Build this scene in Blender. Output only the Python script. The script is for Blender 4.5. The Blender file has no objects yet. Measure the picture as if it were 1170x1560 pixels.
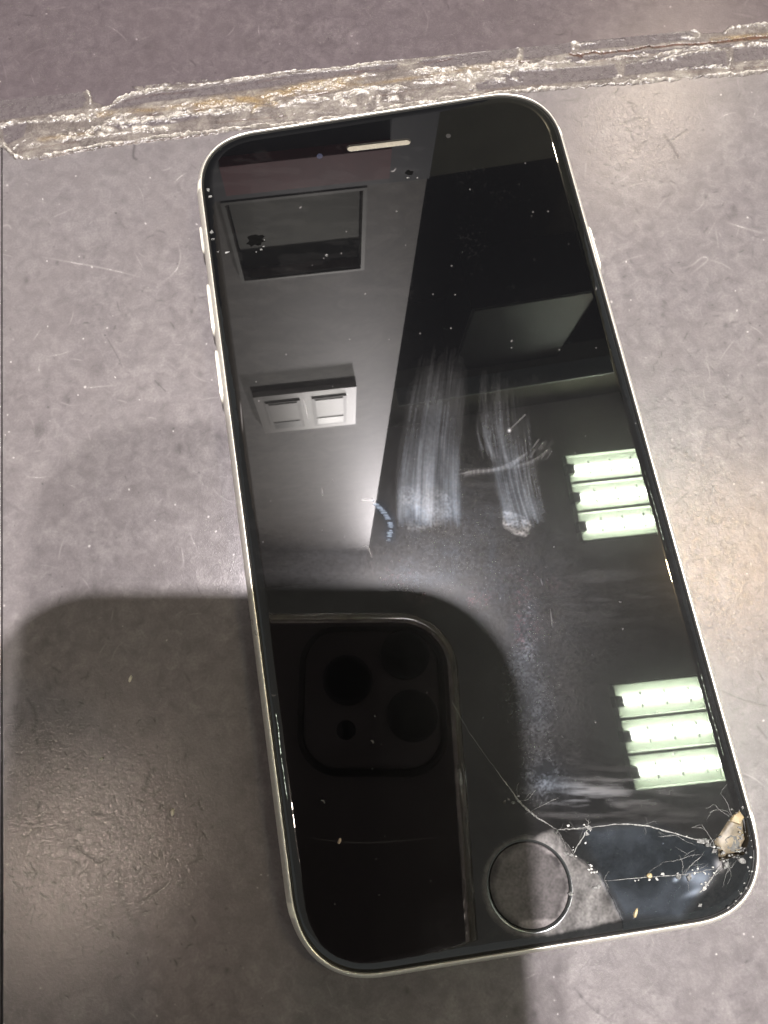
import bpy, bmesh, math, random
import numpy as np
from mathutils import Vector, Matrix
from mathutils.geometry import delaunay_2d_cdt

# ------------------------------------------------------------------ camera
# all lengths below are millimetres (x across the phone, y towards its earpiece,
# z up from the table); MM turns them into metres.
MM = 0.001
scene = bpy.context.scene
F, CX, CY = 1169.565, 485.983, 713.462          # focal length / principal point of the 1170x1560 photo

def _rot(w):
    w = np.array(w); th = np.linalg.norm(w); k = w / th
    K = np.array([[0, -k[2], k[1]], [k[2], 0, -k[0]], [-k[1], k[0], 0]])
    return np.eye(3) + math.sin(th) * K + (1 - math.cos(th)) * K @ K
RM = _rot([-0.268579, 0.016276, -0.154722]) @ np.diag([1., -1., -1.])
C = np.array([-20.0568, -29.3472, 125.1404])
ZT = 7.15                                        # height of the phone's glass

cam_data = bpy.data.cameras.new('camera')
cam = bpy.data.objects.new('camera', cam_data)
scene.collection.objects.link(cam)
scene.camera = cam
cam_data.sensor_width = 36.0
cam_data.lens = 36.0 * F / 1560
cam_data.shift_x = (585 - CX) / 1560
cam_data.shift_y = -(780 - CY) / 1560
cam_data.clip_start = 0.0005
cam_data.clip_end = 50
_m = Matrix(((RM[0][0], -RM[1][0], -RM[2][0]), (RM[0][1], -RM[1][1], -RM[2][1]), (RM[0][2], -RM[1][2], -RM[2][2])))
cam.matrix_world = Matrix.Translation(Vector(C * MM)) @ _m.to_4x4()

# ------------------------------------------------------------------ light and exposure
world = bpy.data.worlds.new('World'); scene.world = world
world.use_nodes = True
world.node_tree.nodes['Background'].inputs[0].default_value = (0.96, 1.0, 0.97, 1)
world.node_tree.nodes['Background'].inputs[1].default_value = 0.33
scene.view_settings.view_transform = 'Standard'
scene.view_settings.look = 'None'
scene.view_settings.exposure = 0
scene.view_settings.gamma = 1
scene.cycles.use_denoising = True
scene.cycles.max_bounces = 8
scene.cycles.caustics_reflective = False
scene.cycles.caustics_refractive = False
scene.cycles.sample_clamp_indirect = 25
MAIN_POS = (176, 63, 2480); MAIN_W = 33.0
LOW_POS = (-2, -416, 2480); LOW_W = 13.0
TUBE_L = 66.0; SPOT_L = 760.0

# ------------------------------------------------------------------ helpers
def P(u, v, z=0.0):
    """the point at height z that the photo shows at pixel (u, v)"""
    d = RM.T @ np.array([(u - CX) / F, (v - CY) / F, 1.0])
    return C + (z - C[2]) / d[2] * d

def PX(X):
    c = (np.asarray(X, float) - C) @ RM.T
    return CX + F * c[..., 0] / c[..., 2], CY + F * c[..., 1] / c[..., 2]

def link(name, me, mats, parent=None):
    o = bpy.data.objects.new(name, me)
    scene.collection.objects.link(o)
    for m in (mats if isinstance(mats, (list, tuple)) else [mats]):
        me.materials.append(m)
    if parent: o.parent = parent
    return o

def mesh_obj(name, verts, faces, mats, parent=None, smooth=None, mi=None):
    me = bpy.data.meshes.new(name)
    me.from_pydata([tuple(float(c) * MM for c in v) for v in verts], [], faces)
    me.validate()
    if mi is not None: me.polygons.foreach_set('material_index', mi)
    o = link(name, me, mats, parent)
    if smooth is not None:
        me.shade_smooth()
        if smooth < 180: me.set_sharp_from_angle(angle=math.radians(smooth))
    return o

class MB:
    def __init__(s): s.v = []; s.f = []
    def add(s, v, f):
        n = len(s.v); s.v += [tuple(p) for p in v]; s.f += [tuple(i + n for i in q) for q in f]
    def box(s, x0, x1, y0, y1, z0, z1):
        v = [(x, y, z) for z in (z0, z1) for y in (y0, y1) for x in (x0, x1)]
        s.add(v, [(0, 2, 3, 1), (4, 5, 7, 6), (0, 1, 5, 4), (1, 3, 7, 5), (3, 2, 6, 7), (2, 0, 4, 6)])
    def prism(s, pts, z0, z1, fr=None):
        n = len(pts)
        v = [(p[0], p[1], z0) for p in pts] + [(p[0], p[1], z1) for p in pts]
        if fr is not None: v = [fr(*q) for q in v]
        s.add(v, [tuple(range(n))[::-1], tuple(range(n, 2 * n))] + [(i, (i + 1) % n, (i + 1) % n + n, i + n) for i in range(n)])
    def rings(s, rings, cap0=False, cap1=False, closed=True):
        n = len(rings[0]); v = [p for r in rings for p in r]; f = []
        for k in range(len(rings) - 1):
            for i in range(n if closed else n - 1):
                j = (i + 1) % n
                f.append((k * n + i, k * n + j, (k + 1) * n + j, (k + 1) * n + i))
        if cap0: f.append(tuple(range(n))[::-1])
        if cap1: f.append(tuple((len(rings) - 1) * n + i for i in range(n)))
        s.add(v, f)
    def build(s, name, mats, parent=None, smooth=None):
        return mesh_obj(name, s.v, s.f, mats, parent, smooth)

def empty(name, loc, label, cat, group=None):
    o = bpy.data.objects.new(name, None); scene.collection.objects.link(o)
    o.empty_display_size = 0.01
    o['label'] = label; o['category'] = cat
    if group: o['group'] = group
    return o

def tag(o, label, cat, group=None):
    o['label'] = label; o['category'] = cat
    if group: o['group'] = group
    return o

def circle(cx, cy, r, n=48, z=None, ry=None):
    ry = ry or r
    a = [2 * math.pi * i / n for i in range(n)]
    return [(cx + r * math.cos(t), cy + ry * math.sin(t)) + (() if z is None else (z,)) for t in a]

def stadium(x0, x1, y, r, n=10, slope=0.0):
    p = []
    for i in range(n + 1):
        t = -math.pi / 2 + math.pi * i / n; p.append((x1 + r * math.cos(t), y + r * math.sin(t)))
    for i in range(n + 1):
        t = math.pi / 2 + math.pi * i / n; p.append((x0 + r * math.cos(t), y + r * math.sin(t)))
    return p

# ------------------------------------------------------------------ wear maps (numpy, made here)
rng = np.random.default_rng(7)
RW, RH = 1170, 1560

def vnoise(h, w, cell, seed, cy=None):
    r = np.random.default_rng(seed); cy = cy or cell
    gh, gw = int(h / cy) + 3, int(w / cell) + 3
    g = r.random((gh, gw))
    y = np.arange(h) / cy; x = np.arange(w) / cell
    y0 = y.astype(int); x0 = x.astype(int); fy = y - y0; fx = x - x0
    fy = (fy * fy * (3 - 2 * fy))[:, None]; fx = (fx * fx * (3 - 2 * fx))[None, :]
    a = g[y0][:, x0]; b = g[y0][:, x0 + 1]; c = g[y0 + 1][:, x0]; d = g[y0 + 1][:, x0 + 1]
    return (a * (1 - fx) + b * fx) * (1 - fy) + (c * (1 - fx) + d * fx) * fy

def fnoise(h, w, cell, seed, octs=4, cy=None, gain=0.55):
    s = 0; t = 0; a = 1.0; cy = cy or cell
    for k in range(octs):
        s = s + a * vnoise(h, w, max(cell, 1.01), seed + 31 * k, max(cy, 1.01)); t += a
        a *= gain; cell /= 2; cy /= 2
    return s / t

def gnoise(h, w, seed, passes=2):
    n = np.random.default_rng(seed).normal(size=(h, w))
    for _ in range(passes):
        n = .25 * np.roll(n, 1, 0) + .5 * n + .25 * np.roll(n, -1, 0); n = .25 * np.roll(n, 1, 1) + .5 * n + .25 * np.roll(n, -1, 1)
    return n / n.std()

def stroke(img, pts, w, a, mode='max', x0=0, y0=0, soft=1.0, wob=0.0, seed=0, taper=False):
    """a soft line through the points, in pixels of the map"""
    pts = [(p[0] - x0, p[1] - y0) for p in pts]
    H_, W_ = img.shape
    n = len(pts) - 1
    for i in range(n):
        (ax, ay), (bx, by) = pts[i], pts[i + 1]
        m = 3 * w + 2
        xa, xb = int(max(0, min(ax, bx) - m)), int(min(W_, max(ax, bx) + m + 1))
        ya, yb = int(max(0, min(ay, by) - m)), int(min(H_, max(ay, by) + m + 1))
        if xa >= xb or ya >= yb: continue
        X, Y = np.meshgrid(np.arange(xa, xb), np.arange(ya, yb))
        dx, dy = bx - ax, by - ay; L2 = dx * dx + dy * dy + 1e-9
        t = np.clip(((X - ax) * dx + (Y - ay) * dy) / L2, 0, 1)
        d = np.hypot(X - ax - t * dx, Y - ay - t * dy)
        aa = a
        if taper:
            q = (i + t) / n; aa = a * np.minimum(1, 3.0 * np.minimum(q, 1 - q) + 0.05)
        val = aa * np.exp(-(d / w) ** 2 / soft)
        sub = img[ya:yb, xa:xb]
        if mode == 'max': np.maximum(sub, val, out=sub)
        else: sub += val

def curve(pts, n=8):
    """smooth (Catmull-Rom) path through the points"""
    p = [pts[0]] + list(pts) + [pts[-1]]; out = []
    for i in range(1, len(p) - 2):
        for k in range(n):
            t = k / n; q = []
            for c in range(len(p[0])):
                a, b, cc, d = p[i - 1][c], p[i][c], p[i + 1][c], p[i + 2][c]
                q.append(0.5 * (2 * b + (cc - a) * t + (2 * a - 5 * b + 4 * cc - d) * t * t + (3 * b - a - 3 * cc + d) * t ** 3))
            out.append(tuple(q))
    out.append(tuple(pts[-1])); return out

def blob(img, cx, cy, rx, ry, a, ang=0.0, p=1.0):
    H_, W_ = img.shape; m = 2.6 * max(rx, ry)
    xa, xb, ya, yb = int(max(0, cx - m)), int(min(W_, cx + m)), int(max(0, cy - m)), int(min(H_, cy + m))
    if xa >= xb or ya >= yb: return
    X, Y = np.meshgrid(np.arange(xa, xb) - cx, np.arange(ya, yb) - cy)
    c, s = math.cos(ang), math.sin(ang)
    r = ((X * c + Y * s) / rx) ** 2 + ((-X * s + Y * c) / ry) ** 2
    img[ya:yb, xa:xb] += a * np.exp(-r ** p)

def polymask(h, w, poly, soft=1.5):
    """soft-edged polygon"""
    X, Y = np.meshgrid(np.arange(w), np.arange(h))
    inside = np.zeros((h, w), bool); dmin = np.full((h, w), 1e9)
    n = len(poly)
    for i in range(n):
        ax, ay = poly[i]; bx, by = poly[(i + 1) % n]
        cond = ((ay > Y) != (by > Y)) & (X < (bx - ax) * (Y - ay) / (by - ay + 1e-12) + ax)
        inside ^= cond
        dx, dy = bx - ax, by - ay
        t = np.clip(((X - ax) * dx + (Y - ay) * dy) / (dx * dx + dy * dy + 1e-9), 0, 1)
        np.minimum(dmin, np.hypot(X - ax - t * dx, Y - ay - t * dy), out=dmin)
    sd = np.where(inside, dmin, -dmin)
    return np.clip(sd / (2 * soft) + 0.5, 0, 1)

def sample(img, u, v):
    H_, W_ = img.shape[:2]
    u = np.clip(u, 0, W_ - 1.001); v = np.clip(v, 0, H_ - 1.001)
    i = u.astype(int); j = v.astype(int); fu = u - i; fv = v - j
    if img.ndim == 3: fu = fu[..., None]; fv = fv[..., None]
    return (img[j, i] * (1 - fu) + img[j, i + 1] * fu) * (1 - fv) + (img[j + 1, i] * (1 - fu) + img[j + 1, i + 1] * fu) * fv

def to_image(name, arr, x0, x1, y0, y1, z, res):
    """lay a map drawn over the photo's pixels out on the plane at height z, as a Blender image"""
    nx, ny = int((x1 - x0) * res), int((y1 - y0) * res)
    X, Y = np.meshgrid(x0 + (np.arange(nx) + .5) / res, y0 + (np.arange(ny) + .5) / res)
    u, v = PX(np.stack([X, Y, np.full_like(X, z)], -1))
    s = sample(arr, u, v)
    out = np.ones((ny, nx, 4), np.float32); out[..., :s.shape[2]] = s
    im = bpy.data.images.new(name, nx, ny, alpha=True, float_buffer=False)
    im.colorspace_settings.name = 'Non-Color'; im.alpha_mode = 'CHANNEL_PACKED'
    im.pixels.foreach_set(np.clip(out, 0, 1).ravel())
    im.pack()
    return im

# ------------------------------------------------------------------ materials
class NT:
    def __init__(s, name):
        s.m = bpy.data.materials.new(name); s.m.use_nodes = True
        s.t = s.m.node_tree; s.n = s.t.nodes; s.l = s.t.links
        s.b = s.n['Principled BSDF']; s.out = s.n['Material Output']
    def node(s, typ, **kw):
        n = s.n.new(typ)
        for k, v in kw.items(): setattr(n, k, v)
        return n
    def link(s, a, b): s.l.new(a, b)
    def set(s, **kw):
        for k, v in kw.items(): s.b.inputs[k.replace('_', ' ')].default_value = v
        return s
    def noise(s, scale, detail=4, rough=0.55, coord=None, dist=0.0):
        n = s.node('ShaderNodeTexNoise'); n.inputs['Scale'].default_value = scale
        n.inputs['Detail'].default_value = detail; n.inputs['Roughness'].default_value = rough
        n.inputs['Distortion'].default_value = dist
        s.link((coord or s.obj()), n.inputs['Vector']); return n.outputs['Fac']
    def obj(s):
        if not hasattr(s, '_tc'): s._tc = s.node('ShaderNodeTexCoord')
        return s._tc.outputs['Object']
    def ramp(s, fac, stops):
        r = s.node('ShaderNodeValToRGB'); e = r.color_ramp.elements
        e[0].position, e[0].color = stops[0][0], (*stops[0][1], 1) if len(stops[0][1]) == 3 else stops[0][1]
        e[1].position, e[1].color = stops[-1][0], (*stops[-1][1], 1)
        for p, c in stops[1:-1]:
            q = e.new(p); q.color = (*c, 1)
        s.link(fac, r.inputs[0]); return r.outputs['Color']
    def math(s, op, a, b=None, clamp=False):
        n = s.node('ShaderNodeMath', operation=op, use_clamp=clamp)
        for i, x in enumerate((a, b)):
            if x is None: continue
            if hasattr(x, 'is_output'): s.link(x, n.inputs[i])
            else: n.inputs[i].default_value = x
        return n.outputs[0]
    def mixc(s, fac, a, b, blend='MIX'):
        n = s.node('ShaderNodeMix', data_type='RGBA', blend_type=blend)
        for i, x in ((0, fac), (6, a), (7, b)):
            if hasattr(x, 'is_output'): s.link(x, n.inputs[i])
            elif i == 0: n.inputs[0].default_value = x
            else: n.inputs[i].default_value = (*x, 1)
        return n.outputs[2]
    def bump(s, h, strength=0.3, dist=0.0001):
        n = s.node('ShaderNodeBump'); n.inputs['Strength'].default_value = strength
        n.inputs['Distance'].default_value = dist; s.link(h, n.inputs['Height'])
        s.link(n.outputs[0], s.b.inputs['Normal']); return n.outputs[0]
    def image(s, im, x0, x1, y0, y1):
        """planar map over the rectangle (mm)"""
        mp = s.node('ShaderNodeMapping', vector_type='TEXTURE')
        mp.inputs['Location'].default_value = (x0 * MM, y0 * MM, 0)
        mp.inputs['Scale'].default_value = ((x1 - x0) * MM, (y1 - y0) * MM, 1)
        s.link(s.obj(), mp.inputs['Vector'])
        t = s.node('ShaderNodeTexImage', image=im, extension='EXTEND', interpolation='Linear')
        s.link(mp.outputs[0], t.inputs['Vector'])
        sp = s.node('ShaderNodeSeparateColor'); s.link(t.outputs['Color'], sp.inputs[0])
        return t, sp.outputs[0], sp.outputs[1], sp.outputs[2]

def plain(name, col, rough=0.5, metal=0.0, var=0.08, scale=400, bump=0.0, **kw):
    m = NT(name); m.set(Roughness=rough, Metallic=metal, **kw)
    f = m.noise(scale, 5)
    lo = tuple(c * (1 - var) for c in col); hi = tuple(min(1, c * (1 + var)) for c in col)
    m.link(m.ramp(f, [(0.3, lo), (0.7, hi)]), m.b.inputs['Base Color'])
    if bump: m.bump(f, bump)
    return m.m

def emitter(name, col, strength):
    m = NT(name); m.set(Emission_Strength=strength); m.b.inputs['Emission Color'].default_value = (*col, 1)
    m.b.inputs['Base Color'].default_value = (0.8, 0.8, 0.8, 1)
    return m.m

# ---- table wear: R pale scratches, G dark marks, B blotches, A sealed relief
TX0, TX1, TY0, TY1 = -92, 92, -92, 122
def table_map():
    r = random.Random(3)
    A = np.zeros((RH, RW)); D = np.zeros((RH, RW))
    for k in range(300):                                   # fine pale hairs
        u, v = r.uniform(0, RW), r.uniform(0, RH); L = r.choice([12, 18, 26, 40]) * r.uniform(.5, 1.3)
        t = r.uniform(0, math.pi); b = r.uniform(-.5, .5)
        pts = [(u + L * s * math.cos(t + b * s), v + L * s * math.sin(t + b * s)) for s in (-.5, -.25, 0, .25, .5)]
        stroke(A, curve(pts, 3), r.uniform(.6, 1.1), r.uniform(.05, .26), taper=True)
    for pts, w, a in [
        ([(63, 391), (100, 398), (150, 407), (190, 416), (215, 423)], 1.5, .55), ([(270, 368), (275, 390), (268, 412), (246, 432)], 1.6, .5),
        ([(127, 592), (150, 589), (178, 587)], 1.2, .5), ([(105, 497), (110, 483), (112, 473)], 1, .5), ([(50, 519), (62, 502)], 1.3, .45),
        ([(0, 346), (12, 343), (18, 350)], 2, .5), ([(78, 332), (92, 326), (108, 319)], 1.2, .4), ([(205, 385), (212, 398), (218, 408)], 1.1, .4),
        ([(1030, 410), (1052, 405), (1070, 392), (1078, 396), (1062, 410), (1050, 420)], 1.6, .55), ([(1105, 338), (1130, 346), (1170, 358)], 2, .5),
        ([(1075, 395), (1100, 402), (1118, 413)], 1.4, .4), ([(940, 405), (960, 394), (985, 388)], 1.2, .35), ([(1090, 345), (1095, 380)], 1.3, .35),
        ([(640, 5), (652, 30), (645, 60)], 1.2, .3), ([(210, 18), (250, 12), (285, 20)], 2.4, .22), ([(1115, 20), (1150, 26)], 1.8, .35)]:
        stroke(A, curve(pts), w * .85, a * .42, taper=True)
    for k in range(520):                                   # specks
        u, v = r.uniform(0, RW), r.uniform(0, RH)
        blob(A if r.random() < .55 else D, u, v, r.uniform(.7, 1.6), r.uniform(.7, 1.8), r.uniform(.2, .9), r.uniform(0, 3))
    # dark gouges: dense in the worn corner at lower left and beside the phone's right edge
    def gouges(n, cu, cv, su, sv, l0, l1, a0, a1, t0=None):
        for k in range(n):
            u, v = r.gauss(cu, su), r.gauss(cv, sv); L = r.uniform(l0, l1); t = r.uniform(0, math.pi) if t0 is None else r.gauss(t0, .35)
            b = r.uniform(-.7, .7)
            pts = [(u + L * s * math.cos(t + b * s), v + L * s * math.sin(t + b * s)) for s in (-.5, -.2, .15, .5)]
            stroke(D, curve(pts, 3), r.uniform(.7, 1.8), r.uniform(a0, a1), taper=True)
    gouges(320, 130, 1290, 100, 95, 3, 18, .25, .85)
    gouges(60, 90, 1090, 70, 60, 4, 22, .15, .5)
    gouges(150, 1080, 850, 60, 190, 4, 18, .12, .42)
    gouges(60, 970, 210, 45, 45, 4, 16, .2, .55)
    gouges(420, 585, 780, 500, 500, 3, 22, .08, .5); gouges(260, 1090, 900, 70, 300, 3, 16, .1, .5)
    for pts, w, a in [
        ([(234, 1172), (226, 1186), (220, 1204)], 4, .55), ([(246, 1202), (236, 1208), (228, 1210)], 1.4, .5), ([(118, 1290), (134, 1303), (152, 1313)], 2.4, .7),
        ([(182, 1345), (188, 1370), (196, 1395), (208, 1405)], 4.5, .4), ([(207, 1378), (235, 1362), (258, 1344)], 1.8, .5), ([(262, 1303), (280, 1317), (310, 1307)], 1.6, .45),
        ([(262, 1302), (310, 1303)], 1.2, .4), ([(45, 1315), (52, 1328), (43, 1330)], 1.6, .6), ([(30, 1225), (29, 1252)], 3, .45), ([(57, 1225), (62, 1252)], 3, .4),
        ([(0, 1246), (30, 1243), (80, 1236)], 1.6, .3), ([(148, 1230), (140, 1242), (154, 1236)], 2.5, .5), ([(168, 1268), (169, 1280)], 1.5, .6),
        ([(42, 1065), (52, 1080), (56, 1100), (50, 1114)], 2.6, .4), ([(34, 1098), (24, 1112)], 2.4, .4), ([(80, 1016), (92, 1024)], 2, .4),
        ([(1012, 206), (1022, 220), (1034, 240)], 2.2, .6), ([(1024, 214), (1046, 198)], 1.5, .5), ([(944, 190), (962, 182), (975, 180)], 2.2, .5),
        ([(1100, 1052), (1130, 1065), (1168, 1075)], 1.2, .5), ([(1156, 1023), (1163, 1036)], 1.6, .5), ([(1154, 1106), (1168, 1124)], 1.6, .5),
        ([(1048, 750), (1026, 770)], 1.2, .45), ([(1044, 687), (1056, 702)], 3.2, .35), ([(163, 515), (180, 545), (186, 560)], 1.0, .4), ([(236, 580), (252, 596)], 1.1, .5),
        ([(131, 1313), (128, 1326), (124, 1331)], 1.5, .55), ([(40, 1395), (52, 1380), (46, 1408)], 1.2, .5), ([(205, 221), (203, 238), (208, 243)], 2.2, .6),
        ([(1112, 330), (1120, 325), (1118, 316)], 5, .3), ([(875, 1505), (900, 1535), (925, 1552)], 1.6, .3), ([(760, 1540), (790, 1500)], 1.4, .2)]:
        stroke(D, curve(pts), w, a)
    for u, v, s in [(87, 400, 3), (40, 428, 4), (128, 392, 2.2), (292, 475, 3.2), (305, 568, 4), (345, 1478, 4), (786, 1538, 6), (815, 1545, 4), (620, 1510, 4), (1075, 300, 3), (95, 1382, 6),
                    (103, 610, 5), (60, 655, 9), (272, 682, 7), (1010, 480, 4), (1105, 495, 4), (750, 100, 4), (910, 1538, 6), (885, 1518, 4), (1140, 640, 3)]:
        blob(D, u, v, s, s * 1.3, .45)
    # stains: irregular worn patches and a few grimy rings
    st = np.clip((fnoise(RH, RW, 75, 15, 5) - .56) * 5, 0, 1); st2 = np.clip((fnoise(RH, RW, 48, 16, 5) - .60) * 6, 0, 1)
    D += .20 * st * np.clip(fnoise(RH, RW, 7, 17, 3) * 1.6 - .2, 0, 1); A += .13 * st2 * np.clip(fnoise(RH, RW, 6, 18, 3) * 2 - .5, 0, 1)
    B = .45 * fnoise(RH, RW, 140, 11, 4) + .55 * fnoise(RH, RW, 34, 12, 4)
    crust = np.zeros((RH, RW))                              # where the surface is pitted
    for u, v, rx, ry, a in [(975, 200, 85, 75, 1), (130, 1290, 190, 130, 1), (1090, 870, 75, 130, .9), (1040, 700, 90, 190, .55), (1100, 1150, 70, 200, .35), (70, 1100, 110, 70, .4)]:
        blob(crust, u, v, rx, ry, a)
    crust = np.clip(crust, 0, 1)
    return np.stack([np.clip(A, 0, 1), np.clip(D, 0, 1), np.clip((B - .5) * 2.4 + .5, 0, 1), crust], -1)
tbl = table_map()
im_table = to_image('table_wear', tbl, TX0, TX1, TY0, TY1, 0.0, 8)

def mat_table(name='worn_grey_metal', tint=None):
    m = NT(name)
    t, sA, sD, sB = m.image(im_table, TX0, TX1, TY0, TY1)
    crust = t.outputs['Alpha']
    grit = m.noise(5200, 2, .6); fine = m.noise(2600, 3, .6); mid = m.noise(420, 5, .62, dist=.6); big = m.noise(60, 4, .6)
    base = m.ramp(mid, [(.28, (.098, .088, .093)), (.5, (.146, .132, .138)), (.74, (.205, .189, .190))])
    base = m.mixc(m.math('MULTIPLY', sB, .7), base, (.130, .115, .119))
    base = m.mixc(m.math('MULTIPLY', m.math('SUBTRACT', fine, .36), 1.5, True), base, (.095, .086, .086)); base = m.mixc(m.math('MULTIPLY', m.math('SUBTRACT', grit, .58), 1.4, True), base, (.32, .30, .29))
    base = m.mixc(m.math('MULTIPLY', big, .18), base, (.25, .235, .225))
    base = m.mixc(m.math('MULTIPLY', sD, 1.0, True), base, (.045, .040, .042))
    base = m.mixc(m.math('MULTIPLY', sA, .8, True), base, (.46, .43, .42))
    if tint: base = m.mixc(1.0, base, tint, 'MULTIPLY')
    m.link(base, m.b.inputs['Base Color'])
    m.set(Metallic=0.15, IOR=1.5)
    ro = m.math('ADD', m.math('MULTIPLY', mid, .12), .17)
    ro = m.math('ADD', ro, m.math('MULTIPLY', sA, .2))
    ro = m.math('SUBTRACT', ro, m.math('MULTIPLY', crust, .07))
    m.link(ro, m.b.inputs['Roughness'])
    pit = m.noise(1300, 4, .62, dist=.7); lea = m.noise(560, 2, .5, dist=1.4)
    h = m.math('MULTIPLY', pit, m.math('ADD', m.math('MULTIPLY', crust, .70), .12))
    h = m.math('ADD', h, m.math('MULTIPLY', lea, m.math('ADD', m.math('MULTIPLY', crust, .32), .05))); h = m.math('ADD', h, m.math('MULTIPLY', fine, .2)); h = m.math('ADD', h, m.math('MULTIPLY', grit, .10))
    h = m.math('SUBTRACT', h, m.math('MULTIPLY', sD, .22))
    h = m.math('ADD', h, m.math('MULTIPLY', sA, .25))
    m.bump(h, .5, .00011)
    return m.m
M_TABLE = mat_table(); M_LEDGE = mat_table('worn_metal_dimmed', (.62, .565, .59))  # ledge: same metal tinted darker, standing in for light falling off behind the seam
M_DARK = plain('dark_gap', (.02, .018, .018), .8)

# ------------------------------------------------------------------ table
def plate(name, poly, z1, z0, bevel=.25, mats=M_TABLE):
    c = np.mean(np.array(poly), 0)
    def inset(d):
        n = len(poly); out = []
        for i in range(n):
            p0, p1, p2 = [np.array(poly[(i + k) % n]) for k in (-1, 0, 1)]
            e1 = (p1 - p0) / np.linalg.norm(p1 - p0); e2 = (p2 - p1) / np.linalg.norm(p2 - p1)
            n1 = np.array([-e1[1], e1[0]]); n2 = np.array([-e2[1], e2[0]]); b = n1 + n2
            out.append(p1 + b / (1 + n1 @ n2) * d)
        return out
    mb = MB()
    R = [[(p[0], p[1], z) for p in inset(d)] for d, z in ((0, z0), (0, z1 - bevel), (bevel * .3, z1 - bevel * .3), (bevel, z1))]
    mb.rings(R, cap0=True, cap1=True)
    o = mb.build(name, mats); o['kind'] = 'structure'
    return o
SEAM = [P(3, 205)[:2], P(1170, 88)[:2]]                    # seam between the two plates
sd = (SEAM[1] - SEAM[0]) / np.linalg.norm(SEAM[1] - SEAM[0]); sn = np.array([-sd[1], sd[0]])
pl = P(3, 205)[:2]; pb = P(3, 700)[:2]; ld = (pb - pl) / np.linalg.norm(pb - pl)
far_r = SEAM[0] + sd * 900; fr_l = pl + ld * 500
plate('table_top', [tuple(pl - sn * .15), tuple(fr_l), (far_r[0], fr_l[1]), tuple(far_r - sn * .15)], 0.0, -3)
a0 = SEAM[0] - sd * 400
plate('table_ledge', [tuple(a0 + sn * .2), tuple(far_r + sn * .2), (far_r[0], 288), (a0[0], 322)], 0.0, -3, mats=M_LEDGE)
lo = np.array([-.2, 0])
plate('table_side', [tuple(pl - sn * .25 + lo), (a0[0], pl[1] + 20), (a0[0], fr_l[1]), tuple(fr_l + lo)], -.05, -3)
mb = MB(); mb.box(-520, 900, -520, 330, -30, -3.01)
mb.build('table_base', M_DARK)['kind'] = 'structure'

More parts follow.
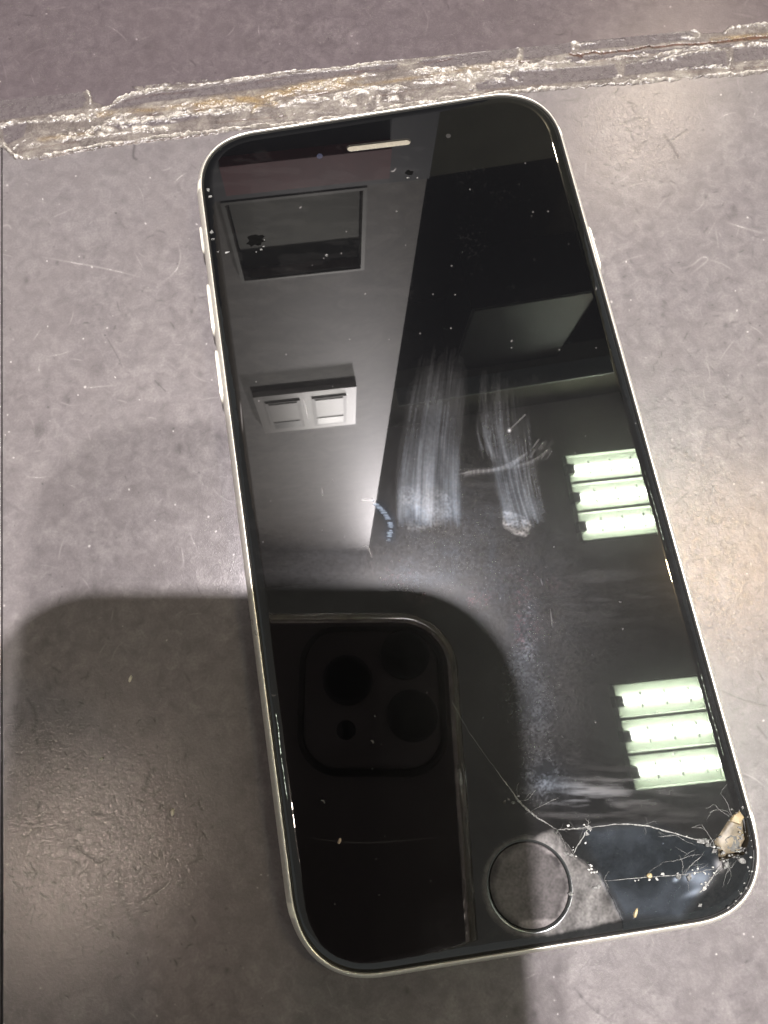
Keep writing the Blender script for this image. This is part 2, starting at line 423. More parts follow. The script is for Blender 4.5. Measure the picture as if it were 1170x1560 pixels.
# ------------------------------------------------------------------ old sealant along the seam (heightfield of glue over the seam)
def sealant():
    X0, Y0, W_, H_ = 0, 0, RW, 280
    Hh = np.zeros((H_, W_)); K = np.zeros((H_, W_)); BR = np.zeros((H_, W_)); GR = np.zeros((H_, W_)); wide = np.zeros((H_, W_))
    r = random.Random(5)
    def ridge(pts, w, h, jit=1.6, rep=1):
        c = curve(pts, 10)
        for k in range(rep):
            o = k - (rep - 1) / 2
            q = [(p[0] + r.gauss(0, jit * .4), p[1] + r.gauss(0, jit) + o * w * 1.5) for p in c]
            for i in range(len(q) - 1):
                ww = w * r.uniform(.5, 1.5); stroke(Hh, q[i:i + 2], ww, h * r.uniform(.5, 1.25))
    U1 = [(-5, 140), (30, 134), (72, 128), (110, 126), (124, 129), (134, 141), (138, 154), (134, 169)]
    U2 = [(136, 169), (164, 164), (190, 147), (231, 138), (275, 131), (318, 127), (380, 118), (436, 110), (513, 105), (570, 96), (652, 82), (720, 73), (785, 64), (878, 54), (960, 47), (1031, 43), (1055, 46), (1066, 56), (1050, 60)]
    U3 = [(1103, 52), (1112, 44), (1130, 40), (1178, 37)]
    M1 = [(-5, 191), (40, 185), (77, 182), (120, 180), (164, 175), (231, 167), (308, 159), (385, 152), (450, 141), (513, 124), (600, 114), (650, 108), (698, 104), (750, 100), (790, 96)]
    M2 = [(130, 205), (164, 187), (190, 184), (231, 181), (300, 172), (359, 167), (400, 160), (470, 152), (570, 136), (640, 124), (700, 118), (760, 109), (810, 101), (870, 95)]
    L1 = [(8, 222), (18, 233), (31, 239), (60, 238), (154, 221), (256, 208), (300, 203), (359, 196), (446, 189), (520, 178), (600, 163), (698, 150), (790, 139), (845, 134), (903, 130), (970, 125), (1031, 119), (1080, 114), (1120, 113), (1178, 106)]
    L2 = [(20, 228), (38, 214), (60, 202), (90, 198), (130, 208), (180, 203), (256, 196)]
    L3 = [(790, 106), (830, 104), (872, 98), (930, 90), (1000, 82), (1060, 74), (1120, 70), (1178, 66)]
    L4 = [(930, 98), (985, 95), (1060, 80), (1103, 76), (1113, 86), (1110, 103)]
    L5 = [(1030, 106), (1080, 103), (1110, 104)]; L6 = [(1132, 96), (1178, 93)]
    for p, w, h, j, rep in [(U1, 1.5, .5, .6, 1), (U2, 1.8, .7, .7, 1), (U3, 1.6, .6, .7, 1), (M1, 2.4, .6, 1.5, 2), (M2, 2.2, .65, 1.5, 2), (L1, 2.0, .8, .7, 1), (L2, 1.3, .5, 1, 1),
                            (L3, 1.8, .6, 1, 2), (L4, 1.8, .5, .9, 1), (L5, 1.4, .5, .7, 1), (L6, 1.4, .6, .6, 1),
                            ([(790, 70), (792, 84), (788, 96)], 3, .5, 1, 1), ([(872, 56), (874, 70), (872, 86)], 3.2, .5, 1, 1), ([(705, 100), (716, 112), (712, 122), (722, 134)], 2.6, .7, 1.5, 1),
                            ([(880, 68), (960, 60), (1050, 56)], 1.5, .35, 1, 2), ([(1025, 106), (1100, 100)], 1.5, .4, 1, 1)]:
        ridge(p, w, h, j, rep)
    # crumbly white masses
    wn = fnoise(H_, W_, 9, 21, 3, cy=6); wn2 = fnoise(H_, W_, 60, 22, 3, cy=10)
    mass = np.zeros((H_, W_))
    for pts, w, a in [([(395, 172), (470, 163), (545, 150), (610, 137), (690, 126)], 15, .95), ([(160, 178), (250, 172), (340, 163), (400, 160)], 13, .75), ([(50, 218), (100, 205), (150, 200), (260, 190)], 13, .7), ([(600, 130), (700, 112), (790, 100)], 11, .75),
                      ([(210, 130), (330, 118), (450, 104)], 6, .45), ([(944, 112), (980, 106), (1020, 98)], 13, .8), ([(136, 168), (150, 190), (140, 205)], 12, .7), ([(700, 125), (780, 118), (830, 112)], 10, .45)]:
        stroke(mass, curve(pts), w, a)
    mass = mass * np.clip((wn - .33) * 3.2, 0, 1) * np.clip(wn2 * 1.7 - .2, .2, 1)
    Hh = np.maximum(Hh, .85 * mass)
    stroke(BR, curve([(300, 163), (350, 154), (400, 150), (460, 136), (520, 127)]), 8, 1.0); stroke(BR, curve([(385, 170), (395, 160), (420, 158)]), 4, .9)
    stroke(BR, curve([(520, 127), (545, 124)]), 10, .5); stroke(BR, curve([(150, 176), (230, 168), (300, 160)]), 4, .55); stroke(BR, curve([(545, 132), (640, 118), (720, 104)]), 3, .5); stroke(BR, curve([(60, 214), (140, 204)]), 4, .5); stroke(BR, curve([(720, 106), (790, 94)]), 5, .4); stroke(BR, curve([(1085, 62), (1178, 54)]), 4, .9)
    brn = fnoise(H_, W_, 14, 41, 3, cy=5); BR = np.clip(BR * (brn * 2.2 - .35), 0, 1)
    Hh = np.maximum(Hh, .55 * np.minimum(1, BR * 1.3) * (.4 + wn))
    # thin clear film left between the ridges
    film = polymask(H_, W_, U1[:-1] + U2[1:-3] + [(1066, 52), (1103, 50)] + U3[1:] + [(1178, 108)] + L1[::-1][1:] + [(-5, 225)], 1.5)
    Hh = np.maximum(Hh, .06 * film + .05 * film * wn)
    # the crack with its dark lips
    ck = [(868, 83), (885, 84), (903, 80), (918, 82), (934, 79), (960, 77), (985, 71), (1000, 72), (1040, 68), (1083, 66), (1120, 61), (1178, 55)]
    r2 = random.Random(9)
    ckj = [(p[0], p[1] + r2.gauss(0, .5)) for p in curve(ck, 6)]
    stroke(K, ckj, 1.7, 1.0); stroke(K, [(880, 84), (885, 86)], 3, .9); stroke(K, [(770, 96), (805, 95)], 1.6, .8); stroke(K, curve([(450, 150), (480, 145), (500, 141)]), 2, .5)
    stroke(K, [(1100, 64), (1178, 56)], 2.4, .8)
    for pts, w, a in [([(60, 243), (154, 225), (256, 212), (330, 203)], 1.1, .55), ([(180, 181), (240, 174), (310, 167)], 1.3, .6), ([(330, 188), (400, 181), (450, 175)], 1.2, .55), ([(560, 150), (620, 140), (690, 128)], 1.1, .5), ([(170, 160), (231, 146), (318, 137), (436, 119)], 1.0, .4),
                      ([(520, 112), (600, 104), (690, 90)], 1.2, .5), ([(700, 145), (790, 134), (850, 130)], 1.0, .5), ([(900, 95), (960, 88), (1010, 82)], 1.2, .5), ([(20, 236), (60, 226), (120, 216)], 1.0, .4), ([(0, 187), (60, 180), (130, 173)], 1.0, .4), ([(1040, 111), (1110, 107), (1170, 101)], 1.0, .5)]:  # thin dark lines: shade under the glue ridges, drawn into the colour
        c = curve(pts, 9)
        for i in range(len(c) - 1):
            if r2.random() < .8: stroke(K, [(c[i][0], c[i][1] + r2.gauss(0, .5)), (c[i + 1][0], c[i + 1][1] + r2.gauss(0, .5))], w * r2.uniform(.6, 1.3), a * r2.uniform(.4, 1.1))
    K = np.clip(K, 0, 1)
    fine = fnoise(H_, W_, 2.6, 51, 2); streaky = fnoise(H_, W_, 40, 52, 4, cy=3)
    dark = np.zeros((H_, W_))
    for pl_ in ([(-5, 143), (70, 132), (122, 130), (132, 152), (126, 164), (60, 176), (-5, 185)], [(165, 166), (192, 151), (231, 143), (318, 132), (436, 115), (530, 106), (605, 97), (605, 106), (480, 124), (320, 146), (231, 156), (180, 166)],
                [(172, 192), (231, 182), (300, 175), (305, 180), (256, 190), (180, 197)], [(4, 195), (42, 188), (36, 209), (8, 222)], [(792, 108), (880, 103), (935, 99), (945, 118), (860, 127), (790, 131), (716, 140), (720, 130)],
                [(1025, 83), (1105, 78), (1108, 103), (1025, 108), (950, 116), (952, 100)], [(640, 93), (786, 72), (788, 92), (700, 101), (650, 104)], [(797, 70), (870, 60), (869, 81), (797, 92)], [(880, 60), (1050, 49), (1060, 60), (990, 68), (884, 77)],
                [(1117, 74), (1178, 70), (1178, 90), (1118, 95)], [(860, 88), (1000, 76), (1178, 62), (1178, 66), (1000, 82), (870, 96)]):
        dark = np.maximum(dark, polymask(H_, W_, pl_, 1.2))
    keepn = np.clip((fnoise(H_, W_, 55, 57, 4, cy=14) - .26) * 3.4, .2, 1.1)
    Hh = np.maximum(Hh * (.5 + .55 * fine + .4 * streaky) * keepn, film * (.07 + .10 * (1 - dark) * (.3 + streaky)))
    # lay it out along the seam
    res = .105
    n = int(160 / res); base0 = P(-8, 240)[:2]; d = sd
    us = np.arange(n) * res; vs = np.arange(-3.0, 13.2, res)
    S, T = np.meshgrid(us, vs)
    XX = base0[0] + S * d[0] + T * sn[0]; YY = base0[1] + S * d[1] + T * sn[1]
    u, v = PX(np.stack([XX, YY, np.zeros_like(XX)], -1))
    ok = (v < H_ - 2) & (v > 1)
    hh = np.where(ok, sample(Hh, u, v), 0); kk = np.where(ok, sample(K, u, v), 0); bb = np.where(ok, sample(BR, u, v), 0); ff = np.where(ok, sample(film, u, v), 0)
    kk = np.where(u > RW + 6, 0, kk)
    ZZ = np.where(hh + kk > .035, .03 + .75 * hh - .02 * kk, -.12)
    ZZ = np.where(kk > .4, np.maximum(ZZ * .3, .035), ZZ)
    keep = ZZ > -.1
    idx = -np.ones(S.shape, int)
    q = keep[:-1, :-1] | keep[1:, :-1] | keep[:-1, 1:] | keep[1:, 1:]
    used = np.zeros(S.shape, bool); used[:-1, :-1] |= q; used[1:, :-1] |= q; used[:-1, 1:] |= q; used[1:, 1:] |= q
    idx[used] = np.arange(used.sum())
    verts = np.stack([XX[used], YY[used], ZZ[used]], -1)
    j, i = np.nonzero(q)
    faces = np.stack([idx[j, i], idx[j, i + 1], idx[j + 1, i + 1], idx[j + 1, i]], -1)
    me = bpy.data.meshes.new('sealant_strip'); me.from_pydata((verts * MM).tolist(), [], faces.tolist())
    att = me.attributes.new('glue', 'FLOAT_COLOR', 'POINT')
    col = np.ones((len(verts), 4), np.float32); col[:, 0] = np.clip(hh[used], 0, 1); col[:, 1] = bb[used]; col[:, 2] = kk[used]; dk_ = np.where(ok, sample(dark, u, v), 0); col[:, 3] = dk_[used]
    att.data.foreach_set('color', col.ravel())
    me.shade_smooth()
    m = NT('old_sealant')
    at = m.node('ShaderNodeAttribute', attribute_name='glue'); sp = m.node('ShaderNodeSeparateColor'); m.link(at.outputs['Color'], sp.inputs[0])
    f = m.noise(900, 5, .65); g = m.noise(3200, 3)
    pale = m.ramp(f, [(.28, (.12, .105, .10)), (.5, (.27, .245, .215)), (.72, (.62, .595, .54))])
    film_c = m.ramp(f, [(.3, (.062, .052, .055)), (.7, (.095, .082, .083))])
    wisp = m.noise(160, 5, .7, dist=1.2)
    film_c = m.mixc(at.outputs['Alpha'], m.ramp(wisp, [(.34, (.062, .052, .049)), (.5, (.105, .090, .083)), (.70, (.20, .182, .158))]), film_c)
    amt = m.math('ADD', m.math('MULTIPLY', m.math('SUBTRACT', sp.outputs[0], .14), 3.0), m.math('MULTIPLY', m.math('SUBTRACT', g, .5), .8), True)
    c = m.mixc(amt, film_c, pale)
    c = m.mixc(m.math('MULTIPLY', sp.outputs[1], 1.0, True), c, m.ramp(g, [(.3, (.085, .055, .026)), (.7, (.24, .18, .105))]))
    c = m.mixc(sp.outputs[2], c, m.ramp(f, [(.35, (.012, .006, .005)), (.75, (.09, .028, .014))]))
    m.link(c, m.b.inputs['Base Color']); m.set(Roughness=.28, IOR=1.5)
    m.link(m.math('ADD', m.math('MULTIPLY', f, .3), .14), m.b.inputs['Roughness'])
    m.bump(g, .5, .00018)
    o = link('sealant_strip', me, m.m)
    tag(o, 'cracked yellowed sealant peeling along the table seam behind the phone', 'sealant')
    return o
SEAL = sealant()

# ------------------------------------------------------------------ the broken phone
PH = empty('smartphone', (0, 0, 0), 'broken phone with home button, cracked black screen and pale metal rim, lying on the table', 'phone')
AX, BY = 33.65, 69.2
def outline(d=0.0, n=26, ext=12.6, ex=2.35):
    """closed outline of the phone, moved inwards by d (counter-clockwise)"""
    pts = []
    for cx, cy, q in ((1, 1, 0), (-1, 1, 1), (-1, -1, 2), (1, -1, 3)):
        arc = []
        for i in range(n + 1):
            t = math.pi / 2 * i / n
            c, s = max(math.cos(t), 0) ** (2 / ex), max(math.sin(t), 0) ** (2 / ex)
            arc.append((AX - ext + ext * c, BY - ext + ext * s))
        arc = [(cx * x, cy * y) for x, y in arc]
        if q in (1, 3): arc = arc[::-1]
        pts += arc
    # even spacing along the straight sides
    out = []
    for i, p in enumerate(pts):
        out.append(p); nx = pts[(i + 1) % len(pts)]
        L = math.dist(p, nx)
        if L > 8:
            k = int(L / 3)
            out += [(p[0] + (nx[0] - p[0]) * j / k, p[1] + (nx[1] - p[1]) * j / k) for j in range(1, k)]
    A = np.array(out)
    tg = np.roll(A, -1, 0) - np.roll(A, 1, 0); tg /= np.linalg.norm(tg, axis=1)[:, None]
    nr = np.stack([-tg[:, 1], tg[:, 0]], -1)               # inward
    return A + nr * d
def loop(d, z): return [(p[0], p[1], z) for p in outline(d)]

def mat_alu():
    m = NT('pale_anodised_aluminium')
    f = m.noise(1500, 4); g = m.noise(90, 3)
    m.link(m.ramp(f, [(.3, (.60, .575, .51)), (.7, (.72, .69, .62))]), m.b.inputs['Base Color'])
    m.set(Metallic=.55, Roughness=.3); m.link(m.math('ADD', m.math('MULTIPLY', g, .12), .24), m.b.inputs['Roughness'])
    m.bump(f, .08, .00003); return m.m
M_ALU = mat_alu()
M_BAND = plain('antenna_band_plastic', (.82, .79, .68), .45)
M_KEY = NT('polished_key'); M_KEY.set(Metallic=.35, Roughness=.25); M_KEY.b.inputs['Base Color'].default_value = (.88, .85, .74, 1); M_KEY = M_KEY.m
M_GASKET = plain('black_gasket', (.010, .010, .011), .35, scale=2000)

prof = [(2.9, 0.75), (1.5, 1.0), (.75, 1.5), (.28, 2.3), (.05, 3.1), (0, 3.85), (.06, 4.7), (.24, 5.5), (.52, 6.2), (.78, 6.62), (.95, 6.80), (1.04, 6.88), (1.12, 6.90), (1.20, 6.86), (1.24, 6.3), (1.26, 5.4)]
mb = MB(); mb.rings([loop(d, z) for d, z in prof], cap0=True)
FRAME = mb.build('frame', M_ALU, PH, 50)
# antenna bands: thin sleeves following the rim
OL = outline(0)
def rim_piece(name, y0, y1, side, mats, parent, lift=.02, z0=.9, z1=6.9, cond=None):
    sel = [i for i, p in enumerate(OL) if (p[0] * side > 0) and y0 - 2.5 <= p[1] <= y1 + 2.5]
    ys = sorted([(OL[i][1], OL[i]) for i in sel], key=lambda q: q[0])
    Y = [q[0] for q in ys]; Xs = [q[1][0] for q in ys]
    rows = []
    for k in range(9):
        yy = y0 + (y1 - y0) * k / 8
        dx = (np.interp(yy + .05, Y, Xs) - np.interp(yy - .05, Y, Xs)) / .1
        n = np.array([side, -dx * side]); n /= np.linalg.norm(n)
        xx = np.interp(yy, Y, Xs)
        rows.append([(xx - n[0] * (d - lift), yy - n[1] * (d - lift), z) for d, z in prof if z0 <= z <= z1 and d < 1.18])
    mb = MB()
    n = len(rows[0])
    v = [p for r in rows for p in r]
    mb.add(v, [(a * n + b, a * n + b + 1, (a + 1) * n + b + 1, (a + 1) * n + b)[::int(side)] for a in range(8) for b in range(n - 1)])
    return mb.build(name, mats, parent, 60)
rim_piece('antenna_band', 58.0, 60.0, -1, M_BAND, FRAME); rim_piece('antenna_band', -60.0, -58.0, -1, M_BAND, FRAME)
rim_piece('antenna_band', 57.5, 59.4, 1, M_BAND, FRAME); rim_piece('antenna_band', -57.6, -55.8, 1, M_BAND, FRAME)
def key(name, side, ya, yb, w=1.5, out=.38, parent=PH):
    """a rounded side key, ya < yb"""
    mb = MB(); R = []
    for t, k in ((-.6, 1.0), (out * .55, 1.0), (out * .9, .86), (out, .6)):
        pts = []
        h = (yb - ya) / 2; r_ = w * k
        for i in range(24):
            a = 2 * math.pi * i / 24
            cy = (h - w) * (1 if math.sin(a) >= 0 else -1)
            pts.append((side * (AX + t), (ya + yb) / 2 + cy + r_ * math.sin(a), 3.85 + r_ * math.cos(a) * .95))
        R.append(pts if side > 0 else pts[::-1])
    mb.rings(R, cap1=True)
    return mb.build(name, M_KEY, parent, 50)
def pxy(u, v, z=3.85): return P(u, v, z)
key('mute_switch', -1, pxy(311, 386)[1], pxy(305, 347)[1], 1.0, .36)
key('volume_button', -1, pxy(324, 512)[1], pxy(315, 435)[1]); key('volume_button', -1, pxy(338, 614)[1], pxy(328, 535)[1])
key('power_button', 1, pxy(920, 415)[1], pxy(900, 346)[1])
# back glass under the rim and camera bump it rests on
mb = MB(); mb.rings([loop(2.9, .76), loop(3.2, .55), loop(4.5, .45)], cap0=False, cap1=True)
BACK = mb.build('back_cover', plain('white_back_glass', (.6, .58, .52), .2), PH, 40)
mb = MB(); mb.rings([circle(24, 60, 7.6, 32, .5), circle(24, 60, 7.6, 32, .05), circle(24, 60, 7.0, 32, .0)], cap1=True); mb.build('camera_bump', M_KEY, PH, 40)
mb = MB(); mb.rings([circle(-25, -60, 3, 16, .5), circle(-25, -60, 3, 16, .0)], cap1=True); mb.build('back_foot', M_GASKET, PH, 40)
mb = MB(); mb.rings([loop(1.22, 6.45), loop(1.5, 6.62), loop(2.2, 6.3)]); mb.build('gasket', M_GASKET, PH, 60)
mb = MB(); mb.rings([loop(1.25, 4.3), loop(1.27, 4.5)], cap0=True, cap1=True); mb.build('inner_tray', M_DARK, PH)

# ---- dirt and painted lamp iridescence on the glass, drawn over the photo's pixels: RGB tint, A amount
def glass_map():
    r = random.Random(11)
    A = np.zeros((RH, RW)); T = np.zeros((RH, RW)); SM = A  # amount; bluish share, partly painted iridescence
    G = np.zeros((RH, RW))                                   # greasy film
    grain = np.clip(.5 + .22 * gnoise(RH, RW, 62, 2), 0, 1.2); soft = fnoise(RH, RW, 60, 63, 4)
    def brush(bot, top, n, w, a):
        for k in range(n):
            t = r.random(); s = r.random()
            bx = bot[0][0] + (bot[1][0] - bot[0][0]) * t; by = bot[0][1] + (bot[1][1] - bot[0][1]) * t + r.uniform(-12, 6)
            tx = top[0][0] + (top[1][0] - top[0][0]) * t; ty = top[0][1] + (top[1][1] - top[0][1]) * t
            e = r.uniform(.35, 1.0); tx = bx + (tx - bx) * e; ty = by + (ty - by) * e
            m = ((bx + tx) / 2 - r.uniform(3, 9), (by + ty) / 2)
            c = curve([(bx, by), m, (tx, ty)], 9); q = len(c) - 1
            for i in range(q):
                f = 1 - i / q
                stroke(A, c[i:i + 2], w * r.uniform(.6, 1.3), a * (f ** .8) * r.uniform(.7, 1.2) * (.4 + .6 * s), 'add')
    brush([(606, 800), (702, 800)], [(640, 520), (712, 525)], 150, 1.1, .019)
    brush([(606, 790), (660, 800)], [(628, 560), (690, 520)], 70, 2.6, .016)
    brush([(775, 805), (832, 792)], [(728, 575), (800, 585)], 60, 1.2, .032)
    brush([(735, 690), (790, 720)], [(728, 560), (770, 560)], 40, 1.8, .018)
    edge = fnoise(RH, RW, 14, 75, 4) - .5
    brush([(612, 780), (700, 790)], [(640, 540), (712, 540)], 40, 7, .0085); brush([(770, 795), (825, 785)], [(730, 580), (795, 600)], 22, 5, .009)
    A *= 1.4 * np.clip(.35 + 1.3 * fnoise(RH, RW, 16, 81, 4, cy=60), 0, 1.4); T += np.clip(A * 5, 0, .35)
    def patch(poly, a, nz, s=3, rag=0):
        m = polymask(RH, RW, poly, s + 3 * rag)
        if rag: m = np.clip((m - .5 + rag * 1.1 * edge) * 3 + .5, 0, 1) * np.clip(m * 2, 0, 1)
        np.maximum(A, A + a * m * nz, out=A)
    patch([(606, 748), (632, 735), (668, 742), (690, 760), (693, 790), (668, 800), (640, 808), (620, 806), (612, 782)], .13, .1 + 1.5 * grain * np.clip((fnoise(RH, RW, 30, 76, 4, cy=12) - .2) * 1.8, 0, 1.3), 5, 1)
    patch([(766, 780), (800, 784), (808, 800), (802, 818), (780, 810), (766, 800)], .36, .1 + 1.4 * grain * np.clip((fnoise(RH, RW, 22, 77, 3, cy=5) - .2) * 1.8, 0, 1.3), 3, 1)
    for k in range(16):
        o = r.gauss(0, 2.2); e = r.uniform(.3, 1); stroke(A, curve([(694 + r.uniform(0, 18), 722 + o), (722, 719 + o), (752, 716 + o * .8), (785 - 8 * e, 708 + o * 1.2), (806 * e + 770 * (1 - e), 693 + 8 * (1 - e) + o * 1.6)], 4), 1.1, .022, 'add')
    for k in range(10):
        o = r.gauss(0, 3); stroke(A, curve([(785, 712 + o), (812, 702 + o), (838 + o, 684 + o)], 4), 1.0, .014, 'add')
    for k in range(14):
        u = 806 + r.uniform(0, 30); v = 700 - r.uniform(0, 20); stroke(A, [(u, v), (u + 8, v - 12)], .7, .05, 'add')
    stroke(A, [(775, 656), (800, 632)], 1.0, .12); blob(A, 776, 656, 2, 2, .7)
    # mottled patches lower down, some of their tint painted lamp iridescence
    def cloud(cu, cv, rx, ry, a, nz, ang=0): b = np.zeros((RH, RW)); blob(b, cu, cv, rx, ry, a, ang, 1.0); A.__iadd__(b * nz); return b
    gr2 = np.clip(.25 + .35 * gnoise(RH, RW, 64, 2), 0, 1) * np.clip((fnoise(RH, RW, 26, 69, 3) - .3) * 2.4, 0, 1.3); wisps = np.clip((fnoise(RH, RW, 70, 65, 4, cy=9) - .42) * 3.5, 0, 1)
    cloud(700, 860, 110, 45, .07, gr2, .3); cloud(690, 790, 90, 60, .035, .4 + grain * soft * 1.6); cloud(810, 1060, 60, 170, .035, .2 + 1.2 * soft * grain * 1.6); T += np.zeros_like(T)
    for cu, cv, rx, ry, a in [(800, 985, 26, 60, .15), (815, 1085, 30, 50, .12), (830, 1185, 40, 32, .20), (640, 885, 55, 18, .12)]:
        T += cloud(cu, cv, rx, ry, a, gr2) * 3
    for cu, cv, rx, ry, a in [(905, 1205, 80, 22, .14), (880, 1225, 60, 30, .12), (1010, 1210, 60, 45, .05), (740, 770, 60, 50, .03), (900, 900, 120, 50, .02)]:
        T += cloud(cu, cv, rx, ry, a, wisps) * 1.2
    # bluish crescent: the lamp's diffraction colour painted as tinted dust
    for k in range(60):
        t = r.random(); c = curve([(572, 766), (586, 780), (596, 800), (592, 824)], 10); p = c[int(t * (len(c) - 1))]
        L = r.uniform(2, 7); stroke(A, [(p[0] - L * .7, p[1] + L * .2), (p[0] + L * .4, p[1] + 1)], 1.0, r.uniform(.15, .5)); blob(T, p[0], p[1], 6, 6, .25)
    stroke(A, [(553, 762), (568, 762)], 1.8, .6)
    # grey dust round and on the home button
    dustn = (.25 + .55 * fnoise(RH, RW, 9, 66, 4, cy=22) + .45 * fnoise(RH, RW, 40, 68, 3)) * (.75 + .5 * grain)
    patch([(843, 1262), (873, 1301), (913, 1333), (921, 1346), (937, 1377), (948, 1400), (900, 1412), (840, 1424), (800, 1426), (792, 1405), (850, 1400), (866, 1350), (850, 1308), (800, 1282), (826, 1270)], .24, dustn * np.clip(2.2 * fnoise(RH, RW, 16, 83, 4, cy=36) - .2, .3, 1.4), 8, .3)
    patch([(800, 1284), (840, 1300), (862, 1336), (862, 1370), (845, 1400), (812, 1412), (790, 1408), (760, 1386), (750, 1350), (764, 1306)], .17, (.35 + .5 * fnoise(RH, RW, 30, 84, 3) + .35 * fnoise(RH, RW, 9, 85, 3, cy=16)) * (.8 + .4 * grain), 6)
    ring = np.zeros((RH, RW)); stroke(ring, [(p[0], p[1]) for p in circle(806, 1350, 66, 40, None, 72)], 6, .16); A += ring * dustn
    patch([(880, 1262), (1000, 1256), (1090, 1290), (1090, 1330), (1040, 1400), (950, 1398), (920, 1340)], .03, np.clip(4.2 * fnoise(RH, RW, 60, 73, 5) - 1.5, .05, 2), 8); T += .8 * polymask(RH, RW, [(880, 1262), (1000, 1256), (1090, 1290), (1090, 1330), (1040, 1400), (950, 1398), (920, 1340)], 8)
    for u, v, rx, ry, a in [(1068, 1338, 16, 12, .28), (1096, 1318, 6, 8, .4), (1030, 1340, 4, 3, .4), (1050, 1336, 8, 5, .35), (1062, 1358, 10, 5, .2), (1052, 1362, 12, 4, .15)]: blob(A, u, v, rx, ry, a, -.4)
    # streaks in the wider film and dust motes everywhere
    A += (.002 + .016 * np.clip((np.arange(RH)[:, None] - 560) / 300., 0, 1) * np.clip((np.arange(RW)[None, :] - 560) / 120., 0, 1)) * fnoise(RH, RW, 90, 79, 5) * (.5 + grain)
    A += .012 * polymask(RH, RW, [(330, 250), (640, 220), (560, 880), (400, 900)], 20) * np.clip((fnoise(RH, RW, 40, 67, 4, cy=10) - .5) * 1.6, 0, 1)
    for k in range(110):
        blob(A, r.uniform(320, 1120), r.uniform(160, 1440), r.uniform(.4, .9), r.uniform(.4, .9), r.uniform(.05, .4))
    for u, v in [(780, 519), (687, 500), (852, 533), (835, 322), (812, 323), (688, 405), (779, 520), (640, 508), (604, 322), (520, 386), (436, 540), (360, 790), (498, 390), (975, 560)]: blob(A, u, v, .9, .9, .22)
    for k in range(10):
        u, v = r.uniform(350, 1090), r.uniform(200, 1420); t = r.uniform(0, 3.1); L = r.uniform(2, 7)
        stroke(A, curve([(u, v), (u + L * math.cos(t), v + L * math.sin(t)), (u + 1.6 * L * math.cos(t + .4), v + 1.6 * L * math.sin(t + .4))], 3), .7, r.uniform(.1, .45), taper=True)
    for pts in ([(823, 880), (827, 893)], [(838, 925), (842, 958)], [(558, 830), (568, 850)], [(462, 606), (470, 640)], [(490, 742), (492, 756)], [(366, 610), (370, 660)]):
        stroke(A, pts, .8, .2, taper=True)
    stroke(A, curve([(460, 1275), (560, 1284), (700, 1272)]), .8, .05, taper=True)
    # film: greasy veil thickest around the middle
    G = (.12 + np.exp(-(((np.arange(RW)[None, :] - 690) / 210.) ** 2 + ((np.arange(RH)[:, None] - 900) / 190.) ** 2))) * (.25 + .5 * soft + .5 * np.clip(.5 + .25 * gnoise(RH, RW, 71, 2), 0, 1))
    blob(T, 640, 880, 90, 60, .0)
    T = np.clip(T + .8 * G * fnoise(RH, RW, 30, 72, 3), 0, 1)  # veil's bluish share: iridescence put into its colour
    # reddish bloom: iridescence of the lamp's light, put into the dust colour
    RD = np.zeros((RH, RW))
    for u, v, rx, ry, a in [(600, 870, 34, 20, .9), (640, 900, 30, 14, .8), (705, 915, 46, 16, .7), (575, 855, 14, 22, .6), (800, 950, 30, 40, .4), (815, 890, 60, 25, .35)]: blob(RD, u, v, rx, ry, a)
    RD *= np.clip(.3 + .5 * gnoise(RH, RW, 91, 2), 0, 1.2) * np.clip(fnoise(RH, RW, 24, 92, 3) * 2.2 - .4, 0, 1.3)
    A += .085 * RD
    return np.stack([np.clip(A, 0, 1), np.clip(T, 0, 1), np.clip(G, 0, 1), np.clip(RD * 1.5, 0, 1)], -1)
GX0, GX1, GY0, GY1 = -34, 34, -70, 70
im_glass = to_image('glass_dirt_and_bloom', glass_map(), GX0, GX1, GY0, GY1, ZT, 13)

def mat_glass(name, black, wob=.0, film=.05, iorl=1.74):
    m = NT(name)
    t, A, T, G = m.image(im_glass, GX0, GX1, GY0, GY1)
    m.set(Roughness=.015, IOR=iorl); m.b.inputs['Base Color'].default_value = (*black, 1)
    if wob:
        n = m.noise(170, 2, .5); m.bump(n, wob, .001)
    # greasy veil: a faint broad reflection
    g1 = m.node('ShaderNodeBsdfGlossy'); g1.inputs['Roughness'].default_value = .33
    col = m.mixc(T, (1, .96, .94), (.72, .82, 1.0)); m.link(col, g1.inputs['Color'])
    mx = m.node('ShaderNodeMixShader'); m.link(m.math('MULTIPLY', G, film * .1), mx.inputs[0])
    g2 = m.node('ShaderNodeBsdfGlossy'); g2.inputs['Roughness'].default_value = .15; g2.inputs['Color'].default_value = (1, 1, 1, 1)
    mx0 = m.node('ShaderNodeMixShader'); mx0.inputs[0].default_value = .0042; m.link(m.b.outputs[0], mx0.inputs[1]); m.link(g2.outputs[0], mx0.inputs[2])
    m.link(mx0.outputs[0], mx.inputs[1]); m.link(g1.outputs[0], mx.inputs[2])
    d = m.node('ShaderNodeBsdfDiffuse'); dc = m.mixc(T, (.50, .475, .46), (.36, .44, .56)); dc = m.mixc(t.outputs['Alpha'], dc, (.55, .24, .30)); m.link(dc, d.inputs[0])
    mx2 = m.node('ShaderNodeMixShader'); m.link(A, mx2.inputs[0]); m.link(mx.outputs[0], mx2.inputs[1]); m.link(d.outputs[0], mx2.inputs[2])
    m.link(mx2.outputs[0], m.out.inputs['Surface'])
    return m.m
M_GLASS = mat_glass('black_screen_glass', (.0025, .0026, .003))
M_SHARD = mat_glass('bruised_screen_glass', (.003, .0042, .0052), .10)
M_RIM = mat_glass('curved_glass_edge', (.0025, .0026, .003), .16)
